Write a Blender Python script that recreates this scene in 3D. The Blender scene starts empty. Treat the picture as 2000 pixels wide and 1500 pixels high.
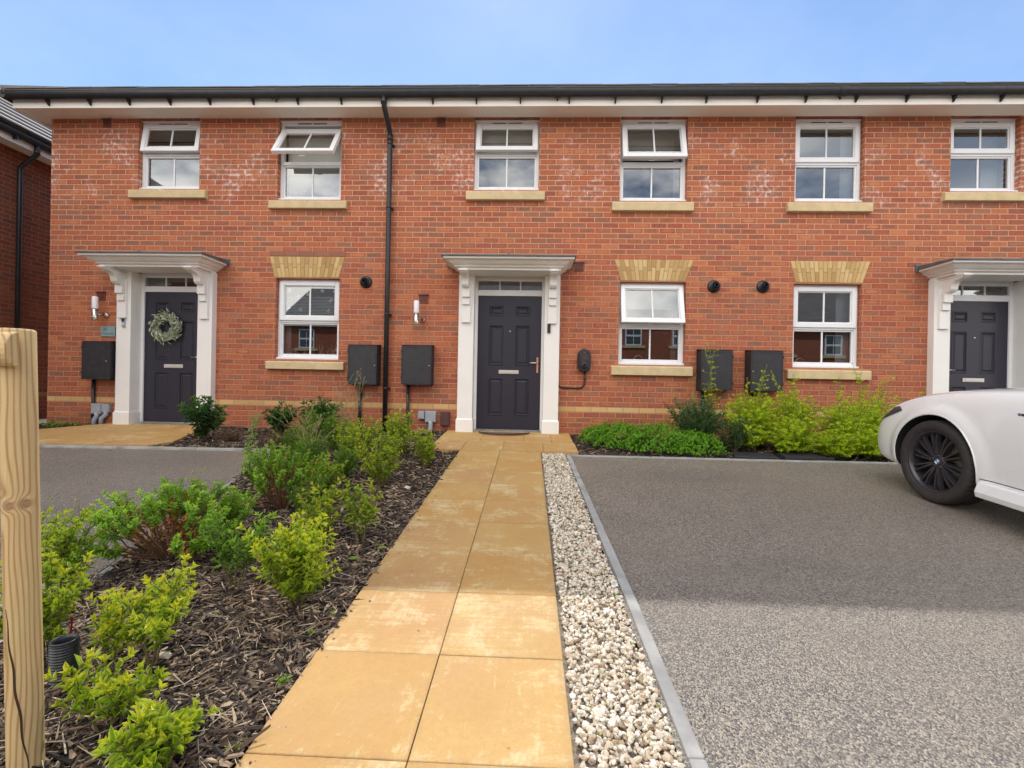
import bpy, bmesh, math, random
import numpy as np
from mathutils import Vector, Matrix, noise as mnoise
from mathutils.bvhtree import BVHTree
R=math.radians; PI=math.pi
scene=bpy.context.scene; col=scene.collection
S=.07                                   # fall of the ground away from the houses
def gz(y): return S*y if y<0 else 0.0

# ------------------------------------------------------------------ node helper
class E:
    """tiny shader expression builder"""
    def __init__(s,nt,sock): s.nt=nt; s.s=sock
    def _m(s,op,*a,clamp=False):
        n=s.nt.nodes.new('ShaderNodeMath'); n.operation=op; n.use_clamp=clamp
        for i,v in enumerate((s,)+a):
            if isinstance(v,E): s.nt.links.new(v.s,n.inputs[i])
            else: n.inputs[i].default_value=v
        return E(s.nt,n.outputs[0])
    def __add__(s,o): return s._m('ADD',o)
    __radd__=__add__
    def __sub__(s,o): return s._m('SUBTRACT',o)
    def __rsub__(s,o): return (s*-1)+o
    def __mul__(s,o): return s._m('MULTIPLY',o)
    __rmul__=__mul__
    def __truediv__(s,o): return s._m('DIVIDE',o)
    def floor(s): return s._m('FLOOR')
    def fract(s): return s._m('FRACT')
    def abs(s): return s._m('ABSOLUTE')
    def min(s,o): return s._m('MINIMUM',o)
    def max(s,o): return s._m('MAXIMUM',o)
    def pow(s,o): return s._m('POWER',o)
    def mod(s,o): return s._m('FLOORED_MODULO',o)
    def lt(s,o): return s._m('LESS_THAN',o)
    def gt(s,o): return s._m('GREATER_THAN',o)
    def sin(s): return s._m('SINE')
    def clamp(s): return s._m('ADD',0.0,clamp=True)
    def sm(s,a,b):
        """smoothstep from a to b (a may exceed b)"""
        n=s.nt.nodes.new('ShaderNodeMapRange'); n.interpolation_type='SMOOTHSTEP'
        s.nt.links.new(s.s,n.inputs[0]); 
        if a<b: n.inputs[1].default_value=a;n.inputs[2].default_value=b;n.inputs[3].default_value=0;n.inputs[4].default_value=1
        else: n.inputs[1].default_value=b;n.inputs[2].default_value=a;n.inputs[3].default_value=1;n.inputs[4].default_value=0
        return E(s.nt,n.outputs[0])
class M:
    """material under construction"""
    def __init__(s,name,world=False):
        s.mat=bpy.data.materials.new(name); s.mat.use_nodes=True
        s.nt=s.mat.node_tree; s.nt.nodes.clear()
        s.out=s.nt.nodes.new('ShaderNodeOutputMaterial')
        s.bs=s.nt.nodes.new('ShaderNodeBsdfPrincipled')
        s.nt.links.new(s.bs.outputs[0],s.out.inputs[0])
        s._pos=None
    def link(s,a,b): s.nt.links.new(a.s if isinstance(a,E) else a,b)
    def pos(s):
        if s._pos is None:
            g=s.nt.nodes.new('ShaderNodeNewGeometry'); s._pos=g.outputs['Position']; s._nrm=g.outputs['Normal']
        return s._pos
    def xyz(s,v=None):
        n=s.nt.nodes.new('ShaderNodeSeparateXYZ'); s.nt.links.new(v or s.pos(),n.inputs[0])
        return [E(s.nt,o) for o in n.outputs]
    def comb(s,x,y,z=0.):
        n=s.nt.nodes.new('ShaderNodeCombineXYZ')
        for i,v in enumerate((x,y,z)):
            if isinstance(v,E): s.nt.links.new(v.s,n.inputs[i])
            else: n.inputs[i].default_value=v
        return n.outputs[0]
    def noise(s,scale,vec=None,detail=3,rough=.55,dist=0.,out=0):
        n=s.nt.nodes.new('ShaderNodeTexNoise'); n.inputs['Scale'].default_value=scale
        n.inputs['Detail'].default_value=detail; n.inputs['Roughness'].default_value=rough; n.inputs['Distortion'].default_value=dist
        s.nt.links.new(vec or s.pos(),n.inputs['Vector']); return E(s.nt,n.outputs[out])
    def voro(s,scale,vec=None,feature='F1',out=0,rand=1.):
        n=s.nt.nodes.new('ShaderNodeTexVoronoi'); n.feature=feature; n.inputs['Scale'].default_value=scale
        n.inputs['Randomness'].default_value=rand
        s.nt.links.new(vec or s.pos(),n.inputs['Vector']); return E(s.nt,n.outputs[out])
    def white(s,vec,out=0):
        n=s.nt.nodes.new('ShaderNodeTexWhiteNoise'); n.noise_dimensions='3D'
        s.nt.links.new(vec,n.inputs['Vector']); return E(s.nt,n.outputs[out])
    def scale(s,v,k):
        n=s.nt.nodes.new('ShaderNodeVectorMath'); n.operation='MULTIPLY'
        s.nt.links.new(v,n.inputs[0]); n.inputs[1].default_value=k; return n.outputs[0]
    def ramp(s,f,stops,interp='LINEAR'):
        n=s.nt.nodes.new('ShaderNodeValToRGB'); n.color_ramp.interpolation=interp
        cr=n.color_ramp
        while len(cr.elements)<len(stops): cr.elements.new(.5)
        for e,(p,c) in zip(cr.elements,stops): e.position=p; e.color=(*c,1)
        s.link(f,n.inputs[0]); return E(s.nt,n.outputs[0])
    def mix(s,f,a,b,mode='MIX'):
        n=s.nt.nodes.new('ShaderNodeMix'); n.data_type='RGBA'; n.blend_type=mode
        def put(v,i):
            if isinstance(v,E): s.nt.links.new(v.s,n.inputs[i])
            elif isinstance(v,(int,float)): n.inputs[i].default_value=v
            else: n.inputs[i].default_value=(*v,1)
        put(f,0); put(a,6); put(b,7)
        return E(s.nt,n.outputs[2])
    def attr(s,name):
        n=s.nt.nodes.new('ShaderNodeAttribute'); n.attribute_name=name; return E(s.nt,n.outputs['Fac'])
    def color(s,c):
        if isinstance(c,E): s.link(c,s.bs.inputs['Base Color'])
        else: s.bs.inputs['Base Color'].default_value=(*c,1)
    def rough(s,v):
        if isinstance(v,E): s.link(v,s.bs.inputs['Roughness'])
        else: s.bs.inputs['Roughness'].default_value=v
    def bump(s,h,strength=.5,dist=.01):
        n=s.nt.nodes.new('ShaderNodeBump'); n.inputs['Strength'].default_value=strength; n.inputs['Distance'].default_value=dist
        s.link(h,n.inputs['Height']); s.nt.links.new(n.outputs[0],s.bs.inputs['Normal'])
    def set(s,**k):
        for a,v in k.items(): s.bs.inputs[a.replace('_',' ')].default_value=v
        return s

def simple(name,c,rough=.5,var=.12,scale=14.,bump=0.,bscale=60.,bdist=.002,**k):
    m=M(name); n=m.noise(scale,detail=4)
    m.color(m.mix(n.sm(.25,.75),[x*(1-var) for x in c],[min(1,x*(1+var)) for x in c]))
    n2=m.noise(scale*.6,detail=2); m.rough((n2*.24+(rough-.12)).clamp())
    if bump: m.bump(m.noise(bscale,detail=4),bump,bdist)
    m.set(**k); return m.mat

# ------------------------------------------------------------------ materials
def brick_mat(name,tint=(1,1,1),efflo=True,band=True):
    m=M(name); x,y,z=m.xyz(); wob=m.noise(9,detail=2)
    u=x+y+1.37; v=(z-.313)/.075+ (wob-.5)*.03
    row=v.floor(); fv=v.fract()
    jit=m.white(m.comb(row,7.))*.06
    q=u/.2265+row.mod(2.)*.5+jit+(wob-.5)*.02; cl=q.floor(); fu=q.fract()
    id_=m.comb(row,cl,0.); r1=m.white(id_); r2=m.white(m.comb(row,cl,5.)); r3=m.white(m.comb(row,cl,9.)); r4=m.white(m.comb(row,cl,13.))
    du=fu.min(1-fu)*.2265; dv=fv.min(1-fv)*.075
    fine=m.noise(110,detail=3); med=m.noise(28,detail=4)
    d=du.min(dv)+(fine-.5)*.0035
    mortar=d.sm(.0072,.0042)
    edge=m.ramp(r1,[(0,(.31,.064,.028)),(.25,(.39,.088,.036)),(.5,(.455,.118,.043)),(.75,(.36,.078,.035)),(1,(.52,.16,.058))])
    cen=m.ramp(r2,[(0,(.19,.095,.06)),(.22,(.30,.12,.065)),(.45,(.46,.125,.048)),(.7,(.34,.135,.075)),(.88,(.54,.20,.08)),(1,(.24,.12,.08))])
    e=((fu-.5)/.43).pow(2.)+((fv-.5)/.33).pow(2.)+(m.noise(45,detail=2)-.5)*1.1
    e1=e.sm(1.15,.6)*(r3*.6+.4)
    bc=m.mix(e1,edge,cen)
    bc=m.mix(r4.gt(.86)*.42,bc,(.19,.11,.08))
    bc=m.mix(r4.lt(.1)*.5,bc,(.30,.055,.035))
    bc=m.mix(med.sm(.35,.7)*.35,bc,m.mix(.5,bc,(.62,.30,.17)))
    bc=m.mix(fine.sm(.58,.72)*.22,bc,(.12,.05,.035))
    big=m.noise(.7,detail=3)
    if band:
        bandm=row.gt(-.5)*row.lt(.5)
        bc=m.mix(bandm,bc,m.ramp(r1*.7+med*.3,[(0,(.50,.29,.10)),(.5,(.62,.40,.16)),(1,(.70,.50,.24))]))
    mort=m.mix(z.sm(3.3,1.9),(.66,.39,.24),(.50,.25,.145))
    mort=m.mix(fine*.5,mort,(.46,.33,.25))
    c=m.mix(mortar,bc,mort)
    if efflo:
        n1=m.noise(1.7,detail=3,rough=.6)+.06; zone=z.sm(3.15,3.55)*z.sm(4.5,3.9)
        near=(d*-60.+1.15).clamp()
        n2=m.noise(17,detail=5,rough=.75)
        ef=((n1-.55)*5.).clamp()*zone*((n2-.47)*6.).clamp()*(near*.8+.25)
        ef2=((m.noise(5.5,detail=3)-.62)*8.).clamp()*near*((n2-.4)*4.).clamp()*(zone*.5+.12)
        c=m.mix((ef*3.4+ef2*2.0).clamp()*.85,c,(.78,.66,.62))
    c=m.mix(big.sm(.3,.7)*.25,c,m.mix(1.,c,(.80,.74,.72),'MULTIPLY'))
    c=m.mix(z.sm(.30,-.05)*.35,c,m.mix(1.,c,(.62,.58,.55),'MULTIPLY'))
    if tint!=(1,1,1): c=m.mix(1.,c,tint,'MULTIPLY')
    m.color(c); m.rough(.85)
    h=(d/.006).clamp()*.9+fine*.25+med*.15
    m.bump(h,.8,.005); return m.mat
MAT={}
def build_mats():
    D=MAT
    D['brick']=brick_mat('red_brick')
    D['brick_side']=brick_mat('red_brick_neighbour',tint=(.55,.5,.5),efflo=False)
    D['brick_plain']=brick_mat('red_brick_opposite',tint=(.8,.72,.72),efflo=False,band=False)
    # buff voussoir bricks: per-brick attribute
    m=M('buff_brick'); r=m.attr('rnd'); n=m.noise(60,detail=4)
    c=m.ramp(r*.75+n*.25,[(0,(.38,.21,.07)),(.4,(.50,.32,.12)),(.7,(.60,.41,.17)),(1,(.64,.48,.24))]); m.color(c); m.rough(.85); m.bump(n,.4,.003); D['buff']=m.mat
    m=M('purple_brick'); r=m.attr('rnd'); n=m.noise(60,detail=4)
    m.color(m.ramp(r*.6+n*.4,[(0,(.20,.09,.06)),(1,(.36,.16,.10))])); m.rough(.85); m.bump(n,.4,.003); D['purple']=m.mat
    D['mortar']=simple('mortar',(.42,.32,.22),.9,.15,40,bump=.4,bscale=200)
    D['upvc']=simple('white_upvc',(.80,.81,.83),.32,.02,5,Specular_IOR_Level=.4)
    D['grp']=simple('white_grp',(.84,.82,.79),.45,.035,2.2,bump=.04,bscale=8,bdist=.003)
    D['cream']=simple('cream_soffit',(.90,.83,.74),.55,.05,1.3)
    D['stone']=simple('cast_stone',(.60,.47,.27),.85,.10,9,bump=.25,bscale=160)
    D['lead']=simple('grey_lead',(.10,.115,.13),.5,.2,8)
    D['black']=simple('black_plastic',(.018,.019,.023),.36,.25,9)
    D['box']=simple('black_grp_box',(.028,.027,.032),.55,.2,12,bump=.15,bscale=300,bdist=.001)
    D['greyp']=simple('grey_plastic',(.34,.37,.41),.5,.1,8)
    D['vent']=simple('terracotta_plastic',(.17,.055,.035),.6,.15,20)
    D['steel']=simple('brushed_steel',(.62,.60,.57),.3,.08,30,Metallic=1.0)
    D['gold']=simple('satin_bronze',(.75,.40,.26),.35,.1,30,Metallic=.7)
    m=M('door_paint'); x,y,z=m.xyz(); g=m.noise(1.,m.scale(m.pos(),(160,160,12)),detail=4)
    m.color(m.mix(m.noise(3.)*.5,(.020,.019,.033),(.030,.028,.046))); m.rough(.42); m.bump(g,.22,.0015); D['door']=m.mat
    D['opal']=simple('opal_lamp_plastic',(.82,.82,.86),.3,.03,10)
    D['blind']=simple('roller_blind',(.60,.57,.50),.8,.05,4)
    D['blindw']=simple('white_blind',(.52,.53,.54),.8,.04,4)
    D['curtain']=simple('grey_curtain',(.45,.44,.46),.8,.15,6)
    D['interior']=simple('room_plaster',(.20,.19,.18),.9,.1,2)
    D['cactus']=simple('windowsill_plant',(.22,.24,.15),.8,.3,30)
    # glass: clear double glazing, real transparency + mirror-like sky reflection
    m=M('window_glass'); nt=m.nt; nt.nodes.remove(m.bs)
    tr=nt.nodes.new('ShaderNodeBsdfTransparent'); tr.inputs[0].default_value=(.72,.77,.78,1)
    gl=nt.nodes.new('ShaderNodeBsdfGlossy'); gl.inputs[0].default_value=(.95,.98,1,1); gl.inputs['Roughness'].default_value=.0
    bp=nt.nodes.new('ShaderNodeBump'); bp.inputs['Strength'].default_value=.05; bp.inputs['Distance'].default_value=.003
    m.link(m.noise(2.2,detail=1),bp.inputs['Height']); nt.links.new(bp.outputs[0],gl.inputs['Normal'])
    fr=nt.nodes.new('ShaderNodeFresnel'); fr.inputs[0].default_value=1.5
    ff=(E(nt,fr.outputs[0])*1.3+.15).clamp()
    mx=nt.nodes.new('ShaderNodeMixShader'); m.link(ff,mx.inputs[0]); nt.links.new(tr.outputs[0],mx.inputs[1]); nt.links.new(gl.outputs[0],mx.inputs[2])
    nt.links.new(mx.outputs[0],m.out.inputs[0]); D['glass']=m.mat
    # roof tile
    m=M('roof_tile'); x,y,z=m.xyz(); n=m.noise(30,detail=4)
    cell=m.white(m.comb((x/.33).floor(),(y/.3).floor(),(z/.17).floor()))
    m.color(m.mix(cell*.6+n*.3,(.13,.12,.12),(.24,.215,.20))); m.rough(.75); m.bump(n,.3,.004); D['tile']=m.mat
    # ridge cap
    D['ridge']=simple('ridge_tile',(.36,.31,.26),.8,.15,12,bump=.2)
    # sandstone paving: buff stone with bleached worn patches
    for sname,skey,dirt in (('sandstone_slab','slab',False),('sandstone_path_slab','slab_path',True)):
     m=M(sname); r=m.attr('rnd'); x,y,z=m.xyz()
     vv=m.comb(x+r*17.3,y+r*9.1,r*5.)
     blot=m.noise(4.2,vv,detail=6,rough=.72,dist=.4); blot2=m.noise(1.7,vv,detail=4,rough=.6)
     fine=m.noise(150,detail=3); gr=m.noise(42,detail=5,rough=.75)
     streak=m.noise(1.,m.comb((x+r*3.)*75.,(y+r*7.)*5.,r*3.),detail=3,rough=.6)
     streak2=m.noise(1.,m.comb((x+r*4.)*4.,(y+r*5.)*60.,r*8.),detail=3,rough=.6)
     base=m.mix(r,(.48,.265,.085),(.50,.31,.12))
     base=m.mix(m.white(m.comb(r*91.,3.,1.)).gt(.72)*.6,base,(.48,.245,.13))
     base=m.mix(blot2.sm(.35,.7)*.6,base,(.58,.37,.14))
     base=m.mix(gr.sm(.35,.7)*.32,base,(.38,.20,.085)); base=m.mix(((m.noise(3.3,vv,detail=5,rough=.7)-.5)*4.).clamp()*.45,base,(.52,.31,.17))
     amt=m.white(m.comb(r*51.,1.,1.))
     wear=((blot+(gr-.5)*.45+(streak2-.5)*.40*amt+(streak-.5)*.16)-.56+amt*.10)*5.5
     wear=wear.clamp()*(fine.sm(.25,.55)*.6+.4)
     c=m.mix(wear*.85,base,(.66,.54,.33))
     scr=((streak-.66)*9.).clamp()*((m.noise(3.1,vv,detail=2)-.56)*7.).clamp()
     c=m.mix(scr.clamp()*.75,c,(.78,.64,.42))
     stain=((m.noise(2.3,m.comb(x+r*41.,y-r*13.,1.),detail=4)-.6)*6.).clamp()
     c=m.mix(stain*.28,c,(.36,.19,.13))
     spot=m.voro(8.,vv).lt(.05)*m.white(m.comb((x*8.).floor(),(y*8.).floor())).gt(.5)
     c=m.mix(spot*.6,c,(.10,.06,.04))
     c=m.mix(fine.sm(.58,.70)*.38,c,(.32,.20,.11))
     c=m.mix(m.white(m.comb(r*77.,9.,2.))*.30,c,m.mix(1.,c,(.80,.74,.70),'MULTIPLY'))
     if dirt:
        fy=((y+1.655)/.457).fract(); dj=(fy.min(1-fy)*.457).min((x+.3235).abs()); djo=(x+.795).abs().min((x-.148).abs())
        grime=(dj*-55.+1.).clamp()*((gr-.40)*4.).clamp()+(djo*-30.+1.).clamp()*((blot-.40)*4.).clamp()
        c=m.mix(grime.clamp()*.38,c,(.17,.12,.06))
     c=m.mix(1.,c,(1.,1.02,.93),'MULTIPLY')
     m.color(c); m.rough(.72); m.bump(gr*.6+fine*.3,.25,.003); D[skey]=m.mat
    # tarmac
    m=M('tarmac'); x,y,z=m.xyz()
    vc=m.voro(175.,out=1); cr=m.xyz(vc.s)[0]; vd=m.voro(175.); big=m.noise(.55,detail=5,rough=.6); med=m.noise(3.2,m.comb(x*.55,y*1.2),detail=5,rough=.6); fine=m.noise(60,detail=4,rough=.7)
    dust=big.sm(.42,.72)*.5+((med-.5)*2.4).clamp()*.5
    f=(cr*.72+fine*.36+dust*.08-.03)
    c=m.ramp(f,[(0,(.038,.035,.034)),(.26,(.090,.081,.076)),(.46,(.175,.155,.139)),(.70,(.32,.28,.225)),(.92,(.52,.45,.35))])
    c=m.mix((dust*.75).clamp(),c,(.25,.205,.165)); c=m.mix(m.noise(.35,detail=3).sm(.62,.38)*.22,c,(.075,.068,.066))
    c=m.mix(((m.noise(1.1,m.comb(x*.5,y*1.5,3.),detail=4)-.55)*4.).clamp()*.30,c,(.06,.056,.062))
    spk=m.voro(22.).lt(.07)*m.white(m.comb((x*22.).floor(),(y*22.).floor())).gt(.88)
    c=m.mix(spk*.8,c,(.5,.46,.4)); c=m.mix(1.,c,(1.,.985,.95),'MULTIPLY')
    m.color(c); m.rough(.5); m.set(Specular_IOR_Level=.9); m.bump((1-vd*1.4)*.8+fine*.5,.75,.005); D['tarmac']=m.mat
    D['kerb']=simple('concrete_edging',(.33,.325,.31),.85,.22,7,bump=.35,bscale=120)
    D['soil']=simple('dark_soil',(.035,.024,.019),.95,.4,30,bump=1.,bscale=45,bdist=.02)
    D['earth']=simple('bare_ground',(.16,.13,.09),.95,.3,2,bump=.4,bscale=6,bdist=.05)
    D['gravbase']=simple('gravel_bed_base',(.26,.22,.17),.95,.4,60,bump=1.,bscale=70,bdist=.01)
    m=M('wood_chip'); r=m.attr('rnd'); n=m.noise(1.,m.scale(m.pos(),(220,220,220)),detail=2)
    c=m.ramp(r,[(0,(.018,.014,.012)),(.25,(.050,.035,.027)),(.48,(.13,.083,.055)),(.66,(.24,.165,.105)),(.84,(.42,.31,.205)),(1,(.62,.50,.35))])
    m.color(m.mix(n*.4,c,m.mix(1.,c,(.5,.45,.42),'MULTIPLY'))); m.rough(.85); m.bump(n,.4,.002); D['chip']=m.mat
    m=M('limestone_pebble'); r=m.attr('rnd'); n=m.noise(90,detail=4)
    c=m.ramp(r,[(0,(.16,.11,.07)),(.05,(.38,.27,.17)),(.16,(.55,.44,.31)),(.45,(.64,.56,.44)),(.85,(.72,.67,.57)),(1,(.80,.77,.71))])
    m.color(m.mix(n.sm(.5,.8)*.35,c,(.48,.36,.22))); m.rough(.7); m.bump(n,.3,.003); D['pebble']=m.mat
    # timber
    m=M('treated_pine'); x,y,z=m.xyz()
    wx=m.noise(1.3,m.comb(x*5.,y*5.,z*1.1),detail=2); 
    sx=(x+1.346+(z+.35)*.038)*.66+(y+5.4)*.75
    kf=lambda a,b,p,q:(((sx-a)*(sx-a)*p+(z-b)*(z-b)*q)*-1.)._m('EXPONENT')
    kn=(kf(-.024,.352,7000.,3200.)+kf(.006,.355,5500.,2600.)).min(1.)
    g=(sx*560.+(wx-.5)*38.+(m.noise(2.,m.comb(x*3.,y*3.,z*.6),detail=1)-.5)*16.+kn*14.).sin()*.5+.5
    g2=m.noise(1.,m.scale(m.pos(),(260,260,5)),detail=3)
    c=m.mix(g.pow(3.)*.95,(.62,.46,.22),(.34,.15,.03))
    c=m.mix(g2.sm(.35,.7)*.5,c,(.46,.32,.14)); c=m.mix(kn.sm(.30,.85)*.75,c,(.21,.10,.05))
    mach=(z*1400.+(wx-.5)*4.).sin()*.5+.5
    c=m.mix(mach*.18,c,(.74,.60,.40)); grn=m.noise(3,detail=2); c=m.mix(grn.sm(.5,.75)*.28,c,(.45,.46,.18))
    m.color(c); m.rough(.7); m.bump(mach*.5+g*.4+g2*.3,.35,.0015); D['pine']=m.mat
    D['crack']=simple('timber_crack',(.05,.025,.012),.9)
    # car
    D['paint']=simple('white_car_paint',(.86,.865,.86),.28,.012,1.5,Coat_Weight=1.,Coat_Roughness=.05)
    D['archblack']=simple('arch_liner',(.012,.012,.013),.8)
    D['tyre']=simple('tyre_rubber',(.035,.030,.029),.75,.25,22,bump=.2,bscale=120,bdist=.002)
    D['rim']=simple('dark_alloy',(.060,.055,.064),.30,.15,20,Metallic=.4)
    D['brakes']=simple('brake_steel',(.22,.20,.15),.45,.2,20,Metallic=.8)
    D['lens']=simple('headlamp_lens',(.05,.05,.06),.08,.3,20,Coat_Weight=1.)
    D['carglass']=simple('car_glass',(.012,.014,.016),.04,.1,2,Coat_Weight=1.)
    D['seam']=simple('panel_gap',(.03,.03,.03),.8)
    D['blue']=simple('emblem_blue',(.03,.16,.45),.3); D['white']=simple('emblem_white',(.8,.8,.82),.3); D['red']=simple('emblem_red',(.5,.02,.03),.3)
    D['chrome']=simple('chrome',(.7,.7,.72),.12,.02,Metallic=1.)
    D['rustorange']=simple('clay_orange',(.30,.10,.04),.8)
    D['plaque']=simple('slate_teal_plaque',(.25,.36,.36),.35,.12,20)
    D['plaquedark']=simple('plaque_lettering',(.05,.09,.10),.5)
    D['mat']=simple('coir_mat',(.20,.12,.065),.95,.3,80,bump=.8,bscale=400,bdist=.004)
    D['pipe']=simple('corrugated_black_pipe',(.032,.033,.038),.38,.2,12)
    D['redtag']=simple('red_plastic_tag',(.55,.04,.05),.5)
    D['galv']=simple('aluminium_threshold',(.55,.56,.58),.35,.05,20,Metallic=.9)

def leaf_mat(name,lo,mid,hi,edge=None,trans=.35,rough=.42,edgeamt=.6):
    """lo..hi over the leaf's own age value (attribute rnd); edge = colour of a variegated margin (attribute rim)"""
    m=M(name); r=m.attr('rnd'); n=m.noise(25,detail=2)
    c=m.ramp((r*.85+n*.15),[(0,lo),(.5,mid),(1,hi)])
    if edge: c=m.mix(m.attr('rim').sm(.45,.95)*edgeamt,c,edge)
    m.color(c); m.rough(rough); m.set(Specular_IOR_Level=.45)
    t=m.nt.nodes.new('ShaderNodeBsdfTranslucent'); m.link(m.mix(1.,c,(1.25,1.2,.7),'MULTIPLY'),t.inputs[0])
    mx=m.nt.nodes.new('ShaderNodeMixShader'); mx.inputs[0].default_value=trans
    m.nt.links.new(m.bs.outputs[0],mx.inputs[1]); m.nt.links.new(t.outputs[0],mx.inputs[2]); m.nt.links.new(mx.outputs[0],m.out.inputs[0])
    return m.mat

# ------------------------------------------------------------------ object helpers
def tag(o,label=None,cat=None,group=None,kind=None):
    if label: o['label']=label
    if cat: o['category']=cat
    if group: o['group']=group
    if kind: o['kind']=kind
    return o
def empty(name,loc,label,cat,group=None):
    o=bpy.data.objects.new(name,None); o.empty_display_size=.1; col.objects.link(o); o.location=loc
    return tag(o,label,cat,group)
ROOT={}
def worldloc(o):
    v=Vector((0,0,0))
    while o is not None: v=v+o.location; o=o.parent
    return v
def link_mesh(name,me,mats,parent=None,origin=None):
    o=bpy.data.objects.new(name,me); col.objects.link(o)
    for m in (mats if isinstance(mats,(list,tuple)) else [mats]): me.materials.append(MAT[m] if isinstance(m,str) else m)
    if parent is not None:
        o.parent=parent; org=worldloc(parent)
    else: org=Vector(origin) if origin else Vector((0,0,0)); o.location=org
    if org.length>0: me.transform(Matrix.Translation(-org))
    return o
class MB:
    def __init__(s): s.v=[]; s.f=[]; s.mi=[]; s.r=[]; s.m=0; s.rv=0.; s.sm=[]; s.smooth=False
    def add(s,vs,fs):
        b=len(s.v); s.v+= [tuple(v) for v in vs]; s.r+=[s.rv]*len(vs)
        for f in fs: s.f.append([b+i for i in f]); s.mi.append(s.m); s.sm.append(s.smooth)
        return s
    def box(s,x0,x1,y0,y1,z0,z1):
        return s.add([(x0,y0,z0),(x1,y0,z0),(x1,y1,z0),(x0,y1,z0),(x0,y0,z1),(x1,y0,z1),(x1,y1,z1),(x0,y1,z1)],
          [(0,3,2,1),(4,5,6,7),(0,1,5,4),(1,2,6,5),(2,3,7,6),(3,0,4,7)])
    def prism(s,poly,axis,a,b):
        """extrude 2-D polygon; axis 'y': poly is (x,z); 'x': poly is (y,z); 'z': poly is (x,y)"""
        def p(q,t): return {'y':(q[0],t,q[1]),'x':(t,q[0],q[1]),'z':(q[0],q[1],t)}[axis]
        n=len(poly); vs=[p(q,a) for q in poly]+[p(q,b) for q in poly]
        return s.add(vs,[tuple(range(n))[::-1],tuple(range(n,2*n))]+[(i,(i+1)%n,n+(i+1)%n,n+i) for i in range(n)])
    def tube(s,path,r,n=10,caps=True,up=None):
        P=[Vector(p) for p in path]; rr=r if isinstance(r,(list,tuple)) else [r]*len(P); rings=[]
        t0=(P[1]-P[0]).normalized(); a=Vector((0,0,1)) if abs(t0.z)<.9 else Vector((1,0,0)); u=t0.cross(a).normalized()
        vs=[]
        for i,p in enumerate(P):
            t=(P[min(i+1,len(P)-1)]-P[max(i-1,0)]).normalized()
            u=(u-t*u.dot(t)).normalized(); w=t.cross(u)
            for k in range(n):
                an=2*PI*k/n; vs.append(p+u*math.cos(an)*rr[i]+w*math.sin(an)*rr[i])
        fs=[(i*n+k,i*n+(k+1)%n,(i+1)*n+(k+1)%n,(i+1)*n+k) for i in range(len(P)-1) for k in range(n)]
        sm=s.smooth; s.smooth=True; b=len(s.v); s.add(vs,fs); s.smooth=sm
        if caps:
            s.f.append([b+k for k in range(n)][::-1]); s.f.append([b+(len(P)-1)*n+k for k in range(n)]); s.mi+=[s.m]*2; s.sm+=[False]*2
        return s
    def lathe(s,prof,c,axis,n=24,a0=0.,a1=2*PI):
        """prof: list of (radius, height along axis) ; c centre; axis 'x','y','z'"""
        full=abs(a1-a0-2*PI)<1e-6; k=n if full else n+1; vs=[]
        for (r,h) in prof:
            for i in range(k):
                a=a0+(a1-a0)*i/n; p,q=r*math.cos(a),r*math.sin(a)
                o={'z':(p,q,h),'y':(p,h,q),'x':(h,p,q)}[axis]; vs.append((c[0]+o[0],c[1]+o[1],c[2]+o[2]))
        fs=[]
        for j in range(len(prof)-1):
            for i in range(n if full else n):
                i2=(i+1)%k; fs.append((j*k+i,j*k+i2,(j+1)*k+i2,(j+1)*k+i))
        sm=s.smooth; s.smooth=True; s.add(vs,fs); s.smooth=sm; return s
    def build(s,name,mats,parent=None,bevel=0.,origin=None,label=None,fix=True,seg=1):
        me=bpy.data.meshes.new(name); me.from_pydata(s.v,[],s.f)
        me.polygons.foreach_set('material_index',s.mi); me.polygons.foreach_set('use_smooth',s.sm)
        if any(s.r):
            a=me.attributes.new('rnd','FLOAT','POINT'); a.data.foreach_set('value',s.r)
        if fix:
            bm=bmesh.new(); bm.from_mesh(me); bmesh.ops.recalc_face_normals(bm,faces=bm.faces); bm.to_mesh(me); bm.free()
        o=link_mesh(name,me,mats,parent,origin)
        if bevel:
            b=o.modifiers.new('bevel','BEVEL'); b.width=bevel; b.segments=seg; b.limit_method='ANGLE'; b.angle_limit=R(40)
        if label: o['label']=label
        return o
def holed(mb,u0,u1,v0,v1,holes,fn):
    """sheet in (u,v) with rectangular holes; fn(u,v)->xyz"""
    us=sorted({u0,u1,*[h[0] for h in holes],*[h[1] for h in holes]}); vs=sorted({v0,v1,*[h[2] for h in holes],*[h[3] for h in holes]})
    us=[u for u in us if u0<=u<=u1]; vs=[v for v in vs if v0<=v<=v1]
    for i in range(len(us)-1):
        for j in range(len(vs)-1):
            cu,cv=(us[i]+us[i+1])/2,(vs[j]+vs[j+1])/2
            if any(h[0]<cu<h[1] and h[2]<cv<h[3] for h in holes): continue
            mb.add([fn(us[i],vs[j]),fn(us[i+1],vs[j]),fn(us[i+1],vs[j+1]),fn(us[i],vs[j+1])],[(0,1,2,3)])
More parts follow.
